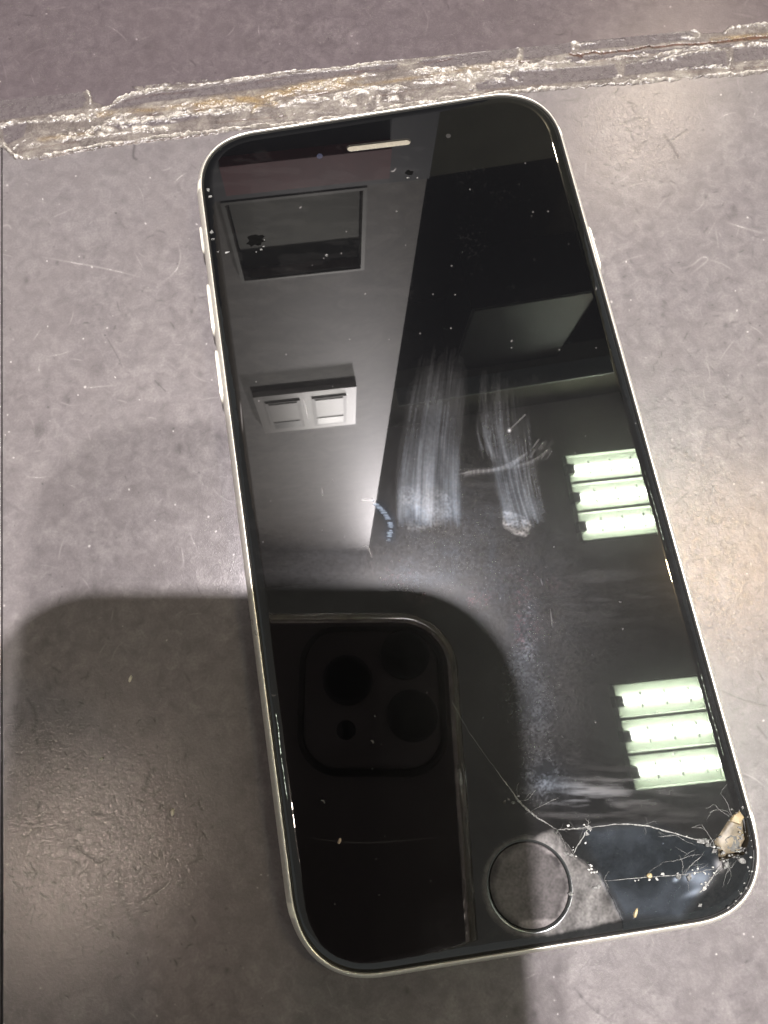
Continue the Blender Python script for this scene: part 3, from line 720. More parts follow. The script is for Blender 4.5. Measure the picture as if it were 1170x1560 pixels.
M_BROKEN = plain('broken_glass_edge', (.15, .15, .145), .05, 0, .8, 3000)

# ---- glass body in one piece, then cut by the cracks
GW = 2.0                                                    # width of the curved edge
def glass_rings():
    R = [loop(1.36 + .2, 5.6), loop(1.36, 6.3)]
    for k in range(13):
        t = k / 12; d = 1.36 + GW * (1 - math.cos(t * math.pi / 2)); d = 1.36 + GW * t ** 1.25
        z = ZT - .62 * (1 - t ** .625 ** 0.5 if False else (1 - (d - 1.36) / GW)) ** 2.2
        R.append(loop(d, z))
    return R
def build_mesh(name, v, f):
    me = bpy.data.meshes.new(name); me.from_pydata([tuple(float(c) for c in p) for p in v], [], f)
    bm = bmesh.new(); bm.from_mesh(me); bmesh.ops.recalc_face_normals(bm, faces=bm.faces); bm.to_mesh(me); bm.free()
    return me
mb = MB(); mb.rings(glass_rings(), cap0=True, cap1=True)
glass_me = build_mesh('glass_blank', mb.v, mb.f)

def prism_me(poly, z0=5.0, z1=8.0):
    a = sum(poly[i][0] * poly[(i + 1) % len(poly)][1] - poly[(i + 1) % len(poly)][0] * poly[i][1] for i in range(len(poly)))
    if a < 0: poly = poly[::-1]
    m_ = MB(); m_.prism(poly, z0, z1); return build_mesh('cutter', m_.v, m_.f)

def boolean(me, ops):
    """apply a list of (mode, cutter mesh) with exact booleans, in mm"""
    o = bpy.data.objects.new('tmp', me); scene.collection.objects.link(o); tmp = [o]
    for k, (mode, cm) in enumerate(ops):
        c = bpy.data.objects.new('tmp', cm); scene.collection.objects.link(c); tmp.append(c)
        md = o.modifiers.new('b%d' % k, 'BOOLEAN'); md.operation = mode; md.object = c; md.solver = 'EXACT'
    dg = bpy.context.evaluated_depsgraph_get(); dg.update()
    out = bpy.data.meshes.new_from_object(o.evaluated_get(dg))
    for t in tmp: bpy.data.objects.remove(t)
    return out

def finish(name, me, mats, parent, smooth=28, M=None):
    if M is not None: me.transform(M)
    me.transform(Matrix.Scale(MM, 4)); me.name = name
    me.materials.clear()
    if M is None:
        for p_ in me.polygons: p_.material_index = 1 if p_.center.z < (ZT - .012) * MM else 0
    o = link(name, me, mats, parent); me.shade_smooth(); me.set_sharp_from_angle(angle=math.radians(smooth))
    # the flat of the glass is truly flat: level normals up to the start of its curved edge
    up = Vector((0, 0, 1)) if M is None else (M.to_3x3() @ Vector((0, 0, 1))).normalized()
    org = Vector((0, 0, ZT)) if M is None else M @ Vector((0, 0, ZT))
    N = [Vector(n_.vector) for n_ in me.corner_normals]
    for p_ in me.polygons:
        for li in p_.loop_indices:
            if p_.normal.dot(up) > .9 and abs((me.vertices[me.loops[li].vertex_index].co / MM - org).dot(up)) < .004: N[li] = up
    me.normals_split_custom_set([tuple(n_) for n_ in N])
    return o
g = lambda u, v: tuple(P(u, v, ZT)[:2])
def jag(pts, amp=.06, n=4, seed=1):
    r = random.Random(seed); out = []
    for i in range(len(pts) - 1):
        a, b = np.array(pts[i]), np.array(pts[i + 1])
        for k in range(n):
            q = a + (b - a) * k / n
            if k: q = q + np.array([r.gauss(0, amp), r.gauss(0, amp)])
            out.append(tuple(q))
    out.append(tuple(pts[-1])); return out
DUST_EDGE = jag([g(897, 1262), g(884, 1282), g(873, 1301), g(913, 1333), g(921, 1343)], .07, 3, 2)
ARC = jag([g(897, 1262), g(937, 1256), g(981, 1258), g(1021, 1268), g(1062, 1280), g(1088, 1293)], .05, 3, 3)
LINE4 = jag([g(921, 1343), g(960, 1338), g(987, 1336), g(1050, 1331), g(1086, 1324), g(1098, 1312)], .06, 3, 4)
EDGE5 = jag([g(921, 1343), g(937, 1377), g(945, 1397), g(950, 1412)], .08, 3, 5)
HOLE = [g(1127, 1233), g(1117, 1241), g(1104, 1258), g(1088, 1281), g(1094, 1295), g(1096, 1312), g(1108, 1309), g(1122, 1303), g(1134, 1303), g(1142, 1280), g(1138, 1250)]
HOLEJ = jag(HOLE + [HOLE[0]], .08, 2, 6)[:-1]
S1 = DUST_EDGE[::-1][:-1] + ARC + [g(1094, 1296), g(1097, 1308)] + LINE4[::-1][:-1]
S2 = LINE4[:-1] + [g(1097, 1313), g(1122, 1303), (38, P(1150, 1290, ZT)[1]), (38, -73), tuple(P(955, 1440, ZT)[:2])] + EDGE5[::-1][:-1]
HB = (.17, -60.34)
cut_home = prism_me(circle(HB[0], HB[1], 5.75, 64))
SPK = (P(530, 226.5, ZT), P(624, 215.5, ZT))
sp_ang = math.atan2(SPK[1][1] - SPK[0][1], SPK[1][0] - SPK[0][0])
def slot(r, z=None):
    cx, cy = (SPK[0][0] + SPK[1][0]) / 2, (SPK[0][1] + SPK[1][1]) / 2; L = math.dist(SPK[0][:2], SPK[1][:2]) / 2 - .5
    c, s = math.cos(sp_ang), math.sin(sp_ang)
    pts = [(cx + x * c - y * s, cy + x * s + y * c) for x, y in stadium(-L, L, 0, r)]
    return pts if z is None else [(x, y, z) for x, y in pts]
grow = lambda poly, e: [tuple(np.array(p) + (np.array(p) - np.mean(np.array(poly), 0)) / (np.linalg.norm(np.array(p) - np.mean(np.array(poly), 0)) + 1e-9) * e) for p in poly]
main = boolean(glass_me.copy(), [('DIFFERENCE', cut_home), ('DIFFERENCE', prism_me(slot(.62))), ('DIFFERENCE', prism_me(grow(S1, .05))), ('DIFFERENCE', prism_me(grow(S2, .05))), ('DIFFERENCE', prism_me(HOLEJ))])
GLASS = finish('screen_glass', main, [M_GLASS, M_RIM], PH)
def shard(poly, tilt, mat):
    me = boolean(glass_me.copy(), [('INTERSECT', prism_me(poly)), ('DIFFERENCE', prism_me(HOLEJ))])
    c = np.mean(np.array(poly), 0)
    M = Matrix.Translation((c[0], c[1], ZT)) @ Matrix.Rotation(math.radians(tilt[0]), 4, 'X') @ Matrix.Rotation(math.radians(tilt[1]), 4, 'Y') @ Matrix.Translation((-c[0], -c[1], -ZT - .03))
    return finish('glass_shard', me, [mat], PH, 28, M)
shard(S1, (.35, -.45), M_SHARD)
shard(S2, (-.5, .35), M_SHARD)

# ---- what shows in the missing corner
def lump(poly, z0, z1, seed, amp=.12, n=3, squeeze=.62):
    r = random.Random(seed); c = np.mean(np.array(poly), 0); mb = MB(); R = []
    for k in range(n + 1):
        t = k / n; s = 1 - (1 - squeeze) * t ** 1.6
        R.append([(c[0] + (p[0] - c[0]) * s + r.gauss(0, amp), c[1] + (p[1] - c[1]) * s + r.gauss(0, amp), z0 + (z1 - z0) * math.sin(t * 1.57) + r.gauss(0, amp * .3)) for p in poly])
    mb.rings(R, cap1=True); return mb
tan = plain('exposed_tan_adhesive', (.15, .125, .085), .5, 0, .5, 700, .6)
CORNER = lump(jag(HOLE + [HOLE[0]], .05, 2, 8)[:-1], 5.4, 6.75, 4, .1).build('exposed_corner', tan, PH, 60)
hc = P(1116, 1284, 6.8)
mb = MB(); mb.rings([[(x + .16 * math.sin(3 * i_ + r_ * 7), y + .16 * math.cos(2.3 * i_ - r_ * 5), zz) for i_, (x, y, zz) in enumerate(circle(hc[0], hc[1], r_, 20, z))] for r_, z in ((1.2, 6.3), (1.1, 6.7), (.85, 6.78), (.5, 6.72))], cap1=True)
mb.build('screw_post', plain('grey_foam', (.075, .075, .068), .7, 0, .3, 1500, .4), CORNER, 50)
mb = lump([g(1127, 1233), g(1117, 1241), g(1110, 1252), g(1128, 1258), g(1134, 1246)], 6.6, 7.25, 7, .06, 2, .7); mb.build('adhesive_flake', plain('dry_yellow_adhesive', (.23, .18, .10), .45, 0, .3, 1200, .5), CORNER, 40)
# splinters along the broken rim
r = random.Random(21)
mb = MB()
def splinter(u, v, s, zz=7.1, flat=.35):
    c = P(u, v, zz); a = r.uniform(0, 6.3); k = r.randint(4, 6)
    dO = np.hypot(OL[:, 0] - c[0], OL[:, 1] - c[1]).min()
    if dO < 1.4 + s or abs(c[0]) > AX or abs(c[1]) > BY: return                  # keep off the metal rim
    top = []; bot = []
    tx, ty = r.gauss(0, .28), r.gauss(0, .28)
    for i in range(k):
        t = a + 6.283 * i / k; q = s * r.uniform(.5, 1.2)
        x, y = q * math.cos(t), q * math.sin(t) * r.uniform(.4, 1)
        top.append((c[0] + x, c[1] + y, zz + s * flat + tx * x + ty * y)); bot.append((c[0] + x * 1.15, c[1] + y * 1.15, zz - .1))
    mb.rings([bot, top], cap1=True)
for k in range(95):
    t = r.random(); pts = curve([(1100, 1105), (1118, 1160), (1130, 1200), (1140, 1240), (1148, 1290), (1151, 1330), (1143, 1370), (1120, 1395)], 10); p = pts[int(t * (len(pts) - 1))]
    splinter(p[0] - r.uniform(9, 27), p[1] + r.gauss(0, 3), r.uniform(.08, .30), 6.8)
for u, v, s in [(1070, 1281, .75), (1078, 1286, .45), (1088, 1296, .5), (1106, 1318, .8), (1130, 1311, .65), (1148, 1332, .9), (1141, 1361, .8), (1050, 1336, .55), (1033, 1335, .4), (1148, 1312, .6), (1066, 1378, .4),
                (897, 1262, .5), (894, 1270, .35), (862, 1300, .45), (871, 1303, .4), (906, 1352, .55), (912, 1350, .4), (869, 1362, .5), (848, 1268, .35), (775, 1217, .3), (782, 1222, .45), (768, 1222, .35), (790, 1212, .3),
                (335, 384, .45), (346, 386, .6), (341, 378, .35), (322, 355, .5), (324, 365, .4), (318, 290, .6), (321, 300, .5)]:
    splinter(u, v, s, ZT - .02 if u > 360 and u < 1100 else 6.95)
for k in range(46):
    t = r.random(); hp = HOLE[r.randrange(len(HOLE))]; hq = HOLE[r.randrange(len(HOLE))]
    q_ = PX(np.array([hp[0] * (1 - t * .25) + hq[0] * t * .25, hp[1] * (1 - t * .25) + hq[1] * t * .25, ZT])); splinter(float(q_[0]) + r.gauss(0, 4), float(q_[1]) + r.gauss(0, 4), r.uniform(.07, .27), 7.05)
SPL = mb.build('glass_splinters', M_BROKEN, PH); SPL['kind'] = 'stuff'
mb = MB()
for k in range(60):
    p = r.choice([curve([(897, 1261), (981, 1258), (1062, 1280), (1088, 1293)], 12), curve([(921, 1342), (1050, 1331), (1098, 1317)], 12), curve([(1098, 1317), (1066, 1360)], 8), curve([(849, 1264), (897, 1262), (873, 1301), (913, 1333)], 8), curve([(1118, 1165), (1140, 1240), (1149, 1300), (1145, 1365)], 10)])
    w_ = r.random() ** .6; p = p[int(w_ * (len(p) - 1))]; splinter(p[0] + r.gauss(0, 3) - (6 if p[0] > 1110 else 0), p[1] + r.gauss(0, 3), r.uniform(.06, .26), ZT if p[0] < 1105 else 6.85)
mb.build('glass_chips', plain('bright_glass_chip', (.40, .40, .38), .1, 0, .3, 3000), PH)['kind'] = 'stuff'
# loose crumbs of the broken corner, on the glass
M_CRUMB = plain('yellow_crumb', (.34, .27, .15), .5, 0, .25, 2500, .4)
def crumb_obj(name, u, v, z, L, w, ang, mat, seed, label=None, cat=None, group=None, parent=None):
    rr = random.Random(seed); c = P(u, v, z); mb = MB(); R = []
    for q, zz in ((1.0, 0.01), (1.05, .35), (.6, .62)):
        ring = []
        for i in range(8):
            t = 6.283 * i / 8; x = L * q * math.cos(t) * rr.uniform(.75, 1.15); y = w * q * math.sin(t) * rr.uniform(.75, 1.15)
            ring.append((c[0] + x * math.cos(ang) - y * math.sin(ang), c[1] + x * math.sin(ang) + y * math.cos(ang), z + zz * w * 1.6))
        R.append(ring)
    mb.rings(R, cap0=True, cap1=True)
    o = mb.build(name, mat, parent, 35)
    if label: tag(o, label, cat, group)
    return o
crumb_obj('crumb', 989, 1334, ZT + .05, .42, .34, .3, M_CRUMB, 1, 'square yellow crumb lying on the crack right of the home button', 'crumb')
crumb_obj('crumb', 968, 1391, ZT + .02, .62, .26, 1.0, M_CRUMB, 2, 'oblong tan crumb lying on the glass near the bottom rim', 'crumb')
crumb_obj('crumb', 517, 1281, ZT + .01, .42, .22, 1.0, plain('pink_crumb', (.30, .22, .16), .5), 3, 'small pinkish crumb on the black lower left of the screen', 'crumb')
M_WCR = plain('white_crumb', (.50, .48, .40), .5, 0, .15, 2500, .3)
crumb_obj('crumb', 199, 1034, .02, .52, .26, 1.2, M_WCR, 4, 'white crumb on the table in the shadow left of the phone, the upper of two', 'crumb')
crumb_obj('crumb', 263, 1237, .02, .55, .32, 1.4, M_WCR, 5, 'white crumb on the table beside the scuffed bright spot left of the phone', 'crumb')
crumb_obj('crumb', 155, 1156, .02, .36, .18, .3, M_WCR, 6, 'tiny flat white flake on the table above the scuffed bright spot', 'crumb')

# ---- crack lines on the glass
M_CRACK = plain('crack_glint', (.24, .24, .23), .15, 0, .6, 4000)
def crack(pts, w0, w1, seed, z=ZT + .012, name='crack_line'):
    rr = random.Random(seed); c = curve(pts, 7); n = len(c); L = []; R = []; T = []
    Pn = [P(u, v, z) for u, v in c]
    for i in range(n):
        a = Pn[max(i - 1, 0)]; b = Pn[min(i + 1, n - 1)]; d = (b - a)[:2]; d /= np.linalg.norm(d) + 1e-9; nn = np.array([-d[1], d[0]])
        w = (w0 + (w1 - w0) * math.sin(math.pi * i / (n - 1))) * rr.uniform(.6, 1.4) / 2; j = rr.gauss(0, .03)
        q = Pn[i][:2] + nn * j
        L.append((*(q + nn * w), z)); R.append((*(q - nn * w), z)); T.append((*q, z + w * .7))
    mb = MB(); mb.rings([L, T, R], closed=False)
    return mb.build(name, M_CRACK, GLASS)
crack([(688, 1067), (706, 1101), (729, 1136), (757, 1174)], .02, .04, 1)
crack([(757, 1174), (770, 1192), (781, 1207), (790, 1220), (803, 1233), (816, 1244), (832, 1254), (849, 1264)], .05, .22, 2)
crack([(849, 1264), (870, 1263), (897, 1261)], .05, .12, 3)
crack([(897, 1262), (884, 1282), (873, 1301)], .05, .14, 4)
crack([(897, 1261), (937, 1256), (981, 1258), (1021, 1268), (1062, 1280), (1086, 1291)], .05, .17, 5)
crack([(921, 1342), (987, 1336), (1050, 1331), (1088, 1323)], .03, .09, 6)
crack([(1098, 1317), (1082, 1341), (1066, 1360)], .06, .2, 7)
rb = random.Random(77)
def branch(u, v, ang, L, w, depth):
    pts = [(u, v)]
    for k in range(4):
        ang += rb.gauss(0, .22); u += L / 4 * math.cos(ang); v += L / 4 * math.sin(ang); pts.append((u, v))
        if depth and rb.random() < .32: branch(u, v, ang + rb.choice((-1, 1)) * rb.uniform(.5, 1.1), L * rb.uniform(.3, .6), w * .6, depth - 1)
    q = P(pts[-1][0], pts[-1][1], ZT)
    if abs(q[0]) < 31.4 and q[1] > -66.5: crack(pts, w * .4, w, rb.randint(0, 9999))
for k in range(6): branch(1088 + rb.uniform(-4, 8), 1268 + rb.uniform(0, 44), rb.uniform(2.2, 4.2), rb.uniform(22, 95), rb.uniform(.025, .06), 2)
for k in range(4): branch(1108 + rb.uniform(-6, 16), 1308 + rb.uniform(-2, 6), rb.uniform(1.2, 2.6), rb.uniform(20, 60), rb.uniform(.02, .05), 1)
for k in range(3): branch(1112 + rb.uniform(-6, 10), 1246 + rb.uniform(-8, 4), rb.uniform(3.6, 5.0), rb.uniform(15, 60), rb.uniform(.025, .06), 1)
for u_, v_ in ((849, 1264), (873, 1301), (897, 1262), (790, 1220), (921, 1342), (981, 1258), (1040, 1332)):
    for k in range(2): branch(u_, v_, rb.uniform(0, 6.28), rb.uniform(10, 34), rb.uniform(.02, .06), 1)
crack([(549, 835), (560, 832), (566, 850)], .03, .06, 8)
crack([(800, 1240), (836, 1222), (850, 1216)], .02, .04, 9)

# ---- home button, earpiece, front camera, mirrored dot
def mat_button():
    m = NT('home_button_glass')
    t, A, T, G = m.image(im_glass, GX0, GX1, GY0, GY1)
    m.set(Roughness=.08, IOR=1.55); m.b.inputs['Base Color'].default_value = (.004, .004, .0045, 1)
    d = m.node('ShaderNodeBsdfDiffuse'); d.inputs[0].default_value = (.52, .48, .48, 1)
    mx = m.node('ShaderNodeMixShader'); m.link(m.math('MULTIPLY', A, 1.15, True), mx.inputs[0]); m.link(m.b.outputs[0], mx.inputs[1]); m.link(d.outputs[0], mx.inputs[2])
    m.link(mx.outputs[0], m.out.inputs['Surface']); return m.m
mb = MB()
mb.rings([circle(HB[0], HB[1], r_, 64, z) for r_, z in ((5.44, 6.0), (5.42, 6.76), (5.34, 6.86), (5.1, 6.85), (4.6, 6.81), (3.5, 6.765), (2, 6.745), (.6, 6.74))], cap1=True)
BTN = mb.build('home_button', mat_button(), PH, 50)
m = NT('black_ring'); m.set(Roughness=.22, IOR=1.7, Metallic=.5); m.b.inputs['Base Color'].default_value = (.07, .075, .075, 1)
mb = MB(); mb.rings([circle(HB[0], HB[1], r_, 72, z) for r_, z in ((5.86, 7.17), (5.74, 7.165), (5.64, 7.12), (5.54, 6.95), (5.48, 6.76), (5.44, 6.5))])
mb.build('button_ring', m.m, BTN, 60)
mb = MB()
mb.rings([slot(.60, 6.85), slot(.3, 6.86)], cap1=True)
m = NT('earpiece_mesh')
vo = m.node('ShaderNodeTexVoronoi'); vo.inputs['Scale'].default_value = 7000; m.link(m.obj(), vo.inputs['Vector'])
f = m.noise(800, 4)
c_ = m.ramp(vo.outputs['Distance'], [(.15, (.05, .045, .035)), (.5, (.19, .175, .135))]); m.link(m.mixc(m.math('MULTIPLY', f, .7), c_, (.20, .18, .14)), m.b.inputs['Base Color']); m.set(Roughness=.55, Metallic=.2)
GR = mb.build('speaker_grille', m.m, PH)
m = NT('slot_lip'); m.set(Roughness=.2); m.b.inputs['Base Color'].default_value = (.03, .028, .025, 1)
mb = MB(); mb.rings([slot(.70, 7.16), slot(.64, 7.17), slot(.6, 7.1), slot(.58, 6.8)]); mb.build('grille_rim', m.m, GR, 60)
m = NT('lens_blue'); m.set(Roughness=.05); m.b.inputs['Base Color'].default_value = (.02, .022, .035, 1)
fc = P(487, 238, ZT); mb = MB(); mb.rings([circle(fc[0], fc[1], .55, 20, ZT + .012), circle(fc[0], fc[1], .3, 20, ZT + .02)], cap1=True); mb.build('front_camera', m.m, PH, 40)
for u, v, s in [(683, 207, .45)]:
    q = P(u, v, ZT); mb = MB(); mb.rings([circle(q[0], q[1], s, 16, ZT + .01), circle(q[0], q[1], s * .5, 16, ZT + .013)], cap1=True); mb.build('reflection_dot', plain('reflection_black', (.003, .003, .003), .4), PH, 40)  # black dot painted for a mirrored wall object, no part of the phone
# an impact pit, and a mirrored wall object painted as a dark spot
M_DARK_SPOT = plain('pit_and_reflection', (.002, .002, .002), .9, 0, .3, 3000, 0)
M_DARK_SPOT.node_tree.nodes['Principled BSDF'].inputs['Specular IOR Level'].default_value = .05
for u, v, s, sd_ in [(389, 366, 1.7, 1), (623, 263, .75, 2)]:
    rr = random.Random(sd_); q = P(u, v, ZT); mb = MB()
    jr = [rr.uniform(.65, 1.15) for _ in range(18)]
    mb.rings([[(q[0] + s * k * jr[i] * math.cos(i * .349), q[1] + .75 * s * k * jr[i] * math.sin(i * .349), ZT + z) for i in range(18)] for k, z in ((1, .008), (.8, .03), (.45, .012))], cap1=True)
    mb.build('pit_and_reflection', M_DARK_SPOT, GLASS, 50)
mb = MB()
for u, v, s in [(398, 381, .4), (402, 376, .3), (390, 384, .25), (622, 271, .28), (403, 366, .18), (497, 389, .3)]: splinter(u, v, s, ZT)
mb.build('pit_splinters', M_BROKEN, GLASS)['kind'] = 'stuff'

# ------------------------------------------------------------------ the phone taking the picture (seen mirrored in the glass)
XA, YA, ZA = RM[0], -RM[1], -RM[2]                          # its right, its top, away from the table
def FR(x, y, z): return C + XA * x + YA * y + ZA * z
TP = empty('smartphone', (0, 0, 0), 'black phone in a clear case mirrored in the dark lower half of the screen', 'phone')
def rrect(x0, x1, y0, y1, r_, n=10):
    p = []
    for cx, cy, a0 in ((x1 - r_, y1 - r_, 0), (x0 + r_, y1 - r_, 90), (x0 + r_, y0 + r_, 180), (x1 - r_, y0 + r_, 270)):
        for i in range(n + 1):
            t = math.radians(a0 + 90 * i / n); p.append((cx + r_ * math.cos(t), cy + r_ * math.sin(t)))
    return p
def fring(pts, z): return [tuple(FR(x, y, z)) for x, y in pts]
X0_, X1_, Y0_, Y1_ = -43.5, 30.2, -128, 18.6
M_BACK = NT('graphite_back_glass'); M_BACK.set(Roughness=.25); M_BACK.b.inputs['Base Color'].default_value = (.15, .135, .13, 1); M_BACK = M_BACK.m
mb = MB(); mb.rings([fring(rrect(X0_ + a, X1_ - a, Y0_ + a, Y1_ - a, 14.5 - a), z) for a, z in ((.5, 3.6), (0, 4.1), (0, 10.6), (.5, 11.1))], cap0=True, cap1=True); mb.build('phone_body', M_BACK, TP, 40)
m = NT('clear_case'); m.set(Roughness=.05, IOR=1.48, Transmission_Weight=.9); m.b.inputs['Base Color'].default_value = (.93, .93, .88, 1)
_t = m.node('ShaderNodeBsdfTranslucent'); _t.inputs[0].default_value = (.85, .82, .72, 1); _x = m.node('ShaderNodeMixShader')
m.link(m.math('MULTIPLY', m.math('SUBTRACT', m.noise(70, 4, dist=1.0), .28), 2.4, True), _x.inputs[0]); m.link(m.b.outputs[0], _x.inputs[1]); m.link(_t.outputs[0], _x.inputs[2]); m.link(_x.outputs[0], m.out.inputs['Surface']); M_CASE = m.m
m = NT('polished_steel'); m.set(Metallic=1.0, Roughness=.07); m.b.inputs['Base Color'].default_value = (.86, .82, .74, 1); m.bump(m.noise(130, 3, .6, dist=.6), .6, .006)
mb = MB(); mb.rings([fring(rrect(X0_ - a, X1_ + a, Y0_ - a, Y1_ + a, 14.5 + a, 16), z) for a, z in ((-.5, 3.45), (.1, 3.3), (.6, 3.5), (1.0, 4.0), (1.25, 4.8), (1.38, 6.0), (1.42, 7.4), (1.35, 9.0), (1.1, 10.2), (.5, 11.1), (-.4, 11.3))]); mb.build('steel_frame', m.m, TP, 60)
mb = MB(); mb.rings([fring(rrect(X0_ - a, X1_ + a, Y0_ - a, Y1_ + a, 14.5 + a, 16), z) for a, z in ((1.55, 4.2), (1.7, 3.3), (2.1, 3.0), (2.6, 3.6), (2.8, 5.0), (2.8, 10.0), (2.5, 11.4), (2.0, 12.0), (1.6, 11.6), (1.55, 10.0), (1.55, 4.2))]); mb.build('clear_case', M_CASE, TP, 60)
bx0, bx1, by0, by1 = -13, 26.5, -25, 14.8
mb = MB(); mb.rings([fring(rrect(bx0 + a, bx1 - a, by0 + a, by1 - a, 10 - a), z) for a, z in ((0, 3.58), (.1, 2.4), (.6, 2.0))], cap1=True); BUMP = mb.build('camera_bump', M_BACK, TP, 40)
M_LENS = NT('lens_black'); M_LENS.set(Roughness=.06); M_LENS.b.inputs['Base Color'].default_value = (.003, .004, .006, 1); M_LENS = M_LENS.m
M_RING = plain('lens_ring', (.05, .05, .055), .25, .8)
for x, y in ((-.3, -.2), (17.0, 7.3), (18.5, -10.5)):
    zt = .9
    mb = MB(); mb.rings([fring(circle(x, y, r_, 40), z) for r_, z in ((7.4, 2.1), (7.4, zt + .1), (7.1, zt), (6.4, zt), (6.3, zt + .3))]); ln = mb.build('lens_ring', M_RING, BUMP, 40)
    mb = MB(); mb.rings([fring(circle(x, y, r_, 40), z) for r_, z in ((6.35, zt + .25), (3, zt + .27))], cap1=True); mb.build('lens', M_LENS, ln, 40)
mb = MB(); mb.rings([fring(circle(-.7, -14.6, r_, 24), z) for r_, z in ((2.8, 2.1), (2.8, 1.9), (2.3, 1.85))], cap1=True); mb.build('depth_sensor', M_LENS, BUMP, 40)
mb = MB(); mb.rings([fring(rrect(bx0 - a, bx1 + a, by0 - a, by1 + a, 10 + a), z) for a, z in ((.5, 3.4), (.5, 1.5), (.9, 1.2), (1.6, 1.4), (1.9, 2.6), (2.0, 3.4))]); m = NT('clear_collar'); m.set(Roughness=.05, IOR=1.48, Transmission_Weight=1.0); m.b.inputs['Base Color'].default_value = (.9, .9, .88, 1)
mb.build('case_camera_collar', m.m, TP, 60)

# ------------------------------------------------------------------ what else the screen mirrors: wall, back wall, ceiling, lamps
def V(u, v, n, c):
    """point of the plane n.X = c that pixel (u, v) of the screen mirrors"""
    q = P(u, v, ZT); d = (q - C) * np.array([1, 1, -1]); n = np.array(n, float)
    return q + (c - n @ q) / (n @ d) * d
WN = np.array([.0523, .9986, 0]); WE = np.array([.9986, -.0523, 0])
def wf(s, y, z): return WE * s + WN * (300 + y) + np.array([0, 0, z])   # wall frame: along, out of the back, up
def wbox(mb, s0, s1, y0, y1, z0, z1):
    v = [wf(s, y, z) for z in (z0, z1) for y in (y0, y1) for s in (s0, s1)]
    mb.add(v, [(0, 2, 3, 1), (4, 5, 7, 6), (0, 1, 5, 4), (1, 3, 7, 5), (3, 2, 6, 7), (2, 0, 4, 6)])
m = NT('grey_wall_paint'); f = m.noise(24, 9, .78, dist=1.4); m.link(m.ramp(f, [(.32, (.13, .11, .09)), (.5, (.25, .215, .178)), (.66, (.37, .325, .27))]), m.b.inputs['Base Color']); m.set(Roughness=.55); M_WALL = m.m
CEIL = 2600
mb = MB(); bx = (-70, 27.7, 359, 466)                       # hole for the recessed box
for a in ((-520, bx[0], 355, CEIL), (bx[1], 73, 355, CEIL), (bx[0], bx[1], 355, bx[2]), (bx[0], bx[1], bx[3], CEIL), (-520, 73, -3, 355)): wbox(mb, a[0], a[1], 0, 90, a[2], a[3])
WALL = mb.build('wall', M_WALL); WALL['kind'] = 'structure'
m_low = plain('blue_grey_panel', (.085, .088, .10), .5, 0, .15, 20)
mb = MB(); wbox(mb, -500, 73.5, -4, -.3, 4, 352); mb.build('wall_panel', m_low, WALL)
mb = MB(); wbox(mb, -66, 44, -12, -4.2, 306, 336); mb.build('red_strip', plain('dark_red_plastic', (.34, .085, .095), .5, 0, .2, 30), WALL)
BOX = empty('wall_box', (0, 0, 0), 'dark recessed box in the wall, mirrored near the top of the screen', 'box')
mb = MB(); M_BOX = plain('box_dark_metal', (.17, .165, .14), .5, .2, .2, 60)
wbox(mb, bx[0] + 1, bx[1] - 1, 8, 12, bx[2] + 1, bx[3] - 1); mb.build('back_plate', M_BOX, BOX)
mb = MB()
for a in ((bx[0] - 3, bx[0], bx[2] - 3, bx[3] + 3), (bx[1], bx[1] + 3, bx[2] - 3, bx[3] + 3), (bx[0], bx[1], bx[2] - 3, bx[2]), (bx[0], bx[1], bx[3], bx[3] + 3)): wbox(mb, a[0], a[1], -3, -.3, a[2], a[3])
mb.build('box_frame', plain('box_frame_metal', (.17, .165, .14), .4, .2), BOX)
SW = empty('switch_plate', (0, 0, 0), 'pale double switch plate on the wall, mirrored left of the smears', 'switch')
s0, s1, z0, z1 = -94.8, 26.4, 726, 862
M_PLATE = plain('ivory_plastic', (.60, .54, .49), .35, 0, .06, 40)
mb = MB(); wbox(mb, s0, s1, -7, -.3, z0, z1); mb.build('plate', M_PLATE, SW)
mid_ = (s0 + s1) / 2
for a, b in ((s0 + 12, mid_ - 7), (mid_ + 7, s1 - 12)):
    mb = MB(); wbox(mb, a, b, -9, -7.2, z0 + 20, z1 - 16); f_ = mb.build('switch_frame', plain('ivory_frame', (.48, .43, .385), .4), SW)
    mb = MB()
    v = [wf(s, y, z) for z, ys in ((z0 + 24, (-10, -8.8)), (z1 - 52, (-9.4, -8.8))) for y in ys for s in (a + 4, b - 4)]
    mb.add(v, [(0, 2, 3, 1), (4, 5, 7, 6), (0, 1, 5, 4), (1, 3, 7, 5), (3, 2, 6, 7), (2, 0, 4, 6)])
    mb.build('rocker', M_PLATE, f_)
    mb = MB(); wbox(mb, a + 4, b - 4, -9.6, -8.9, z1 - 46, z1 - 22); mb.build('window', plain('switch_dark_window', (.26, .24, .22), .3), f_)
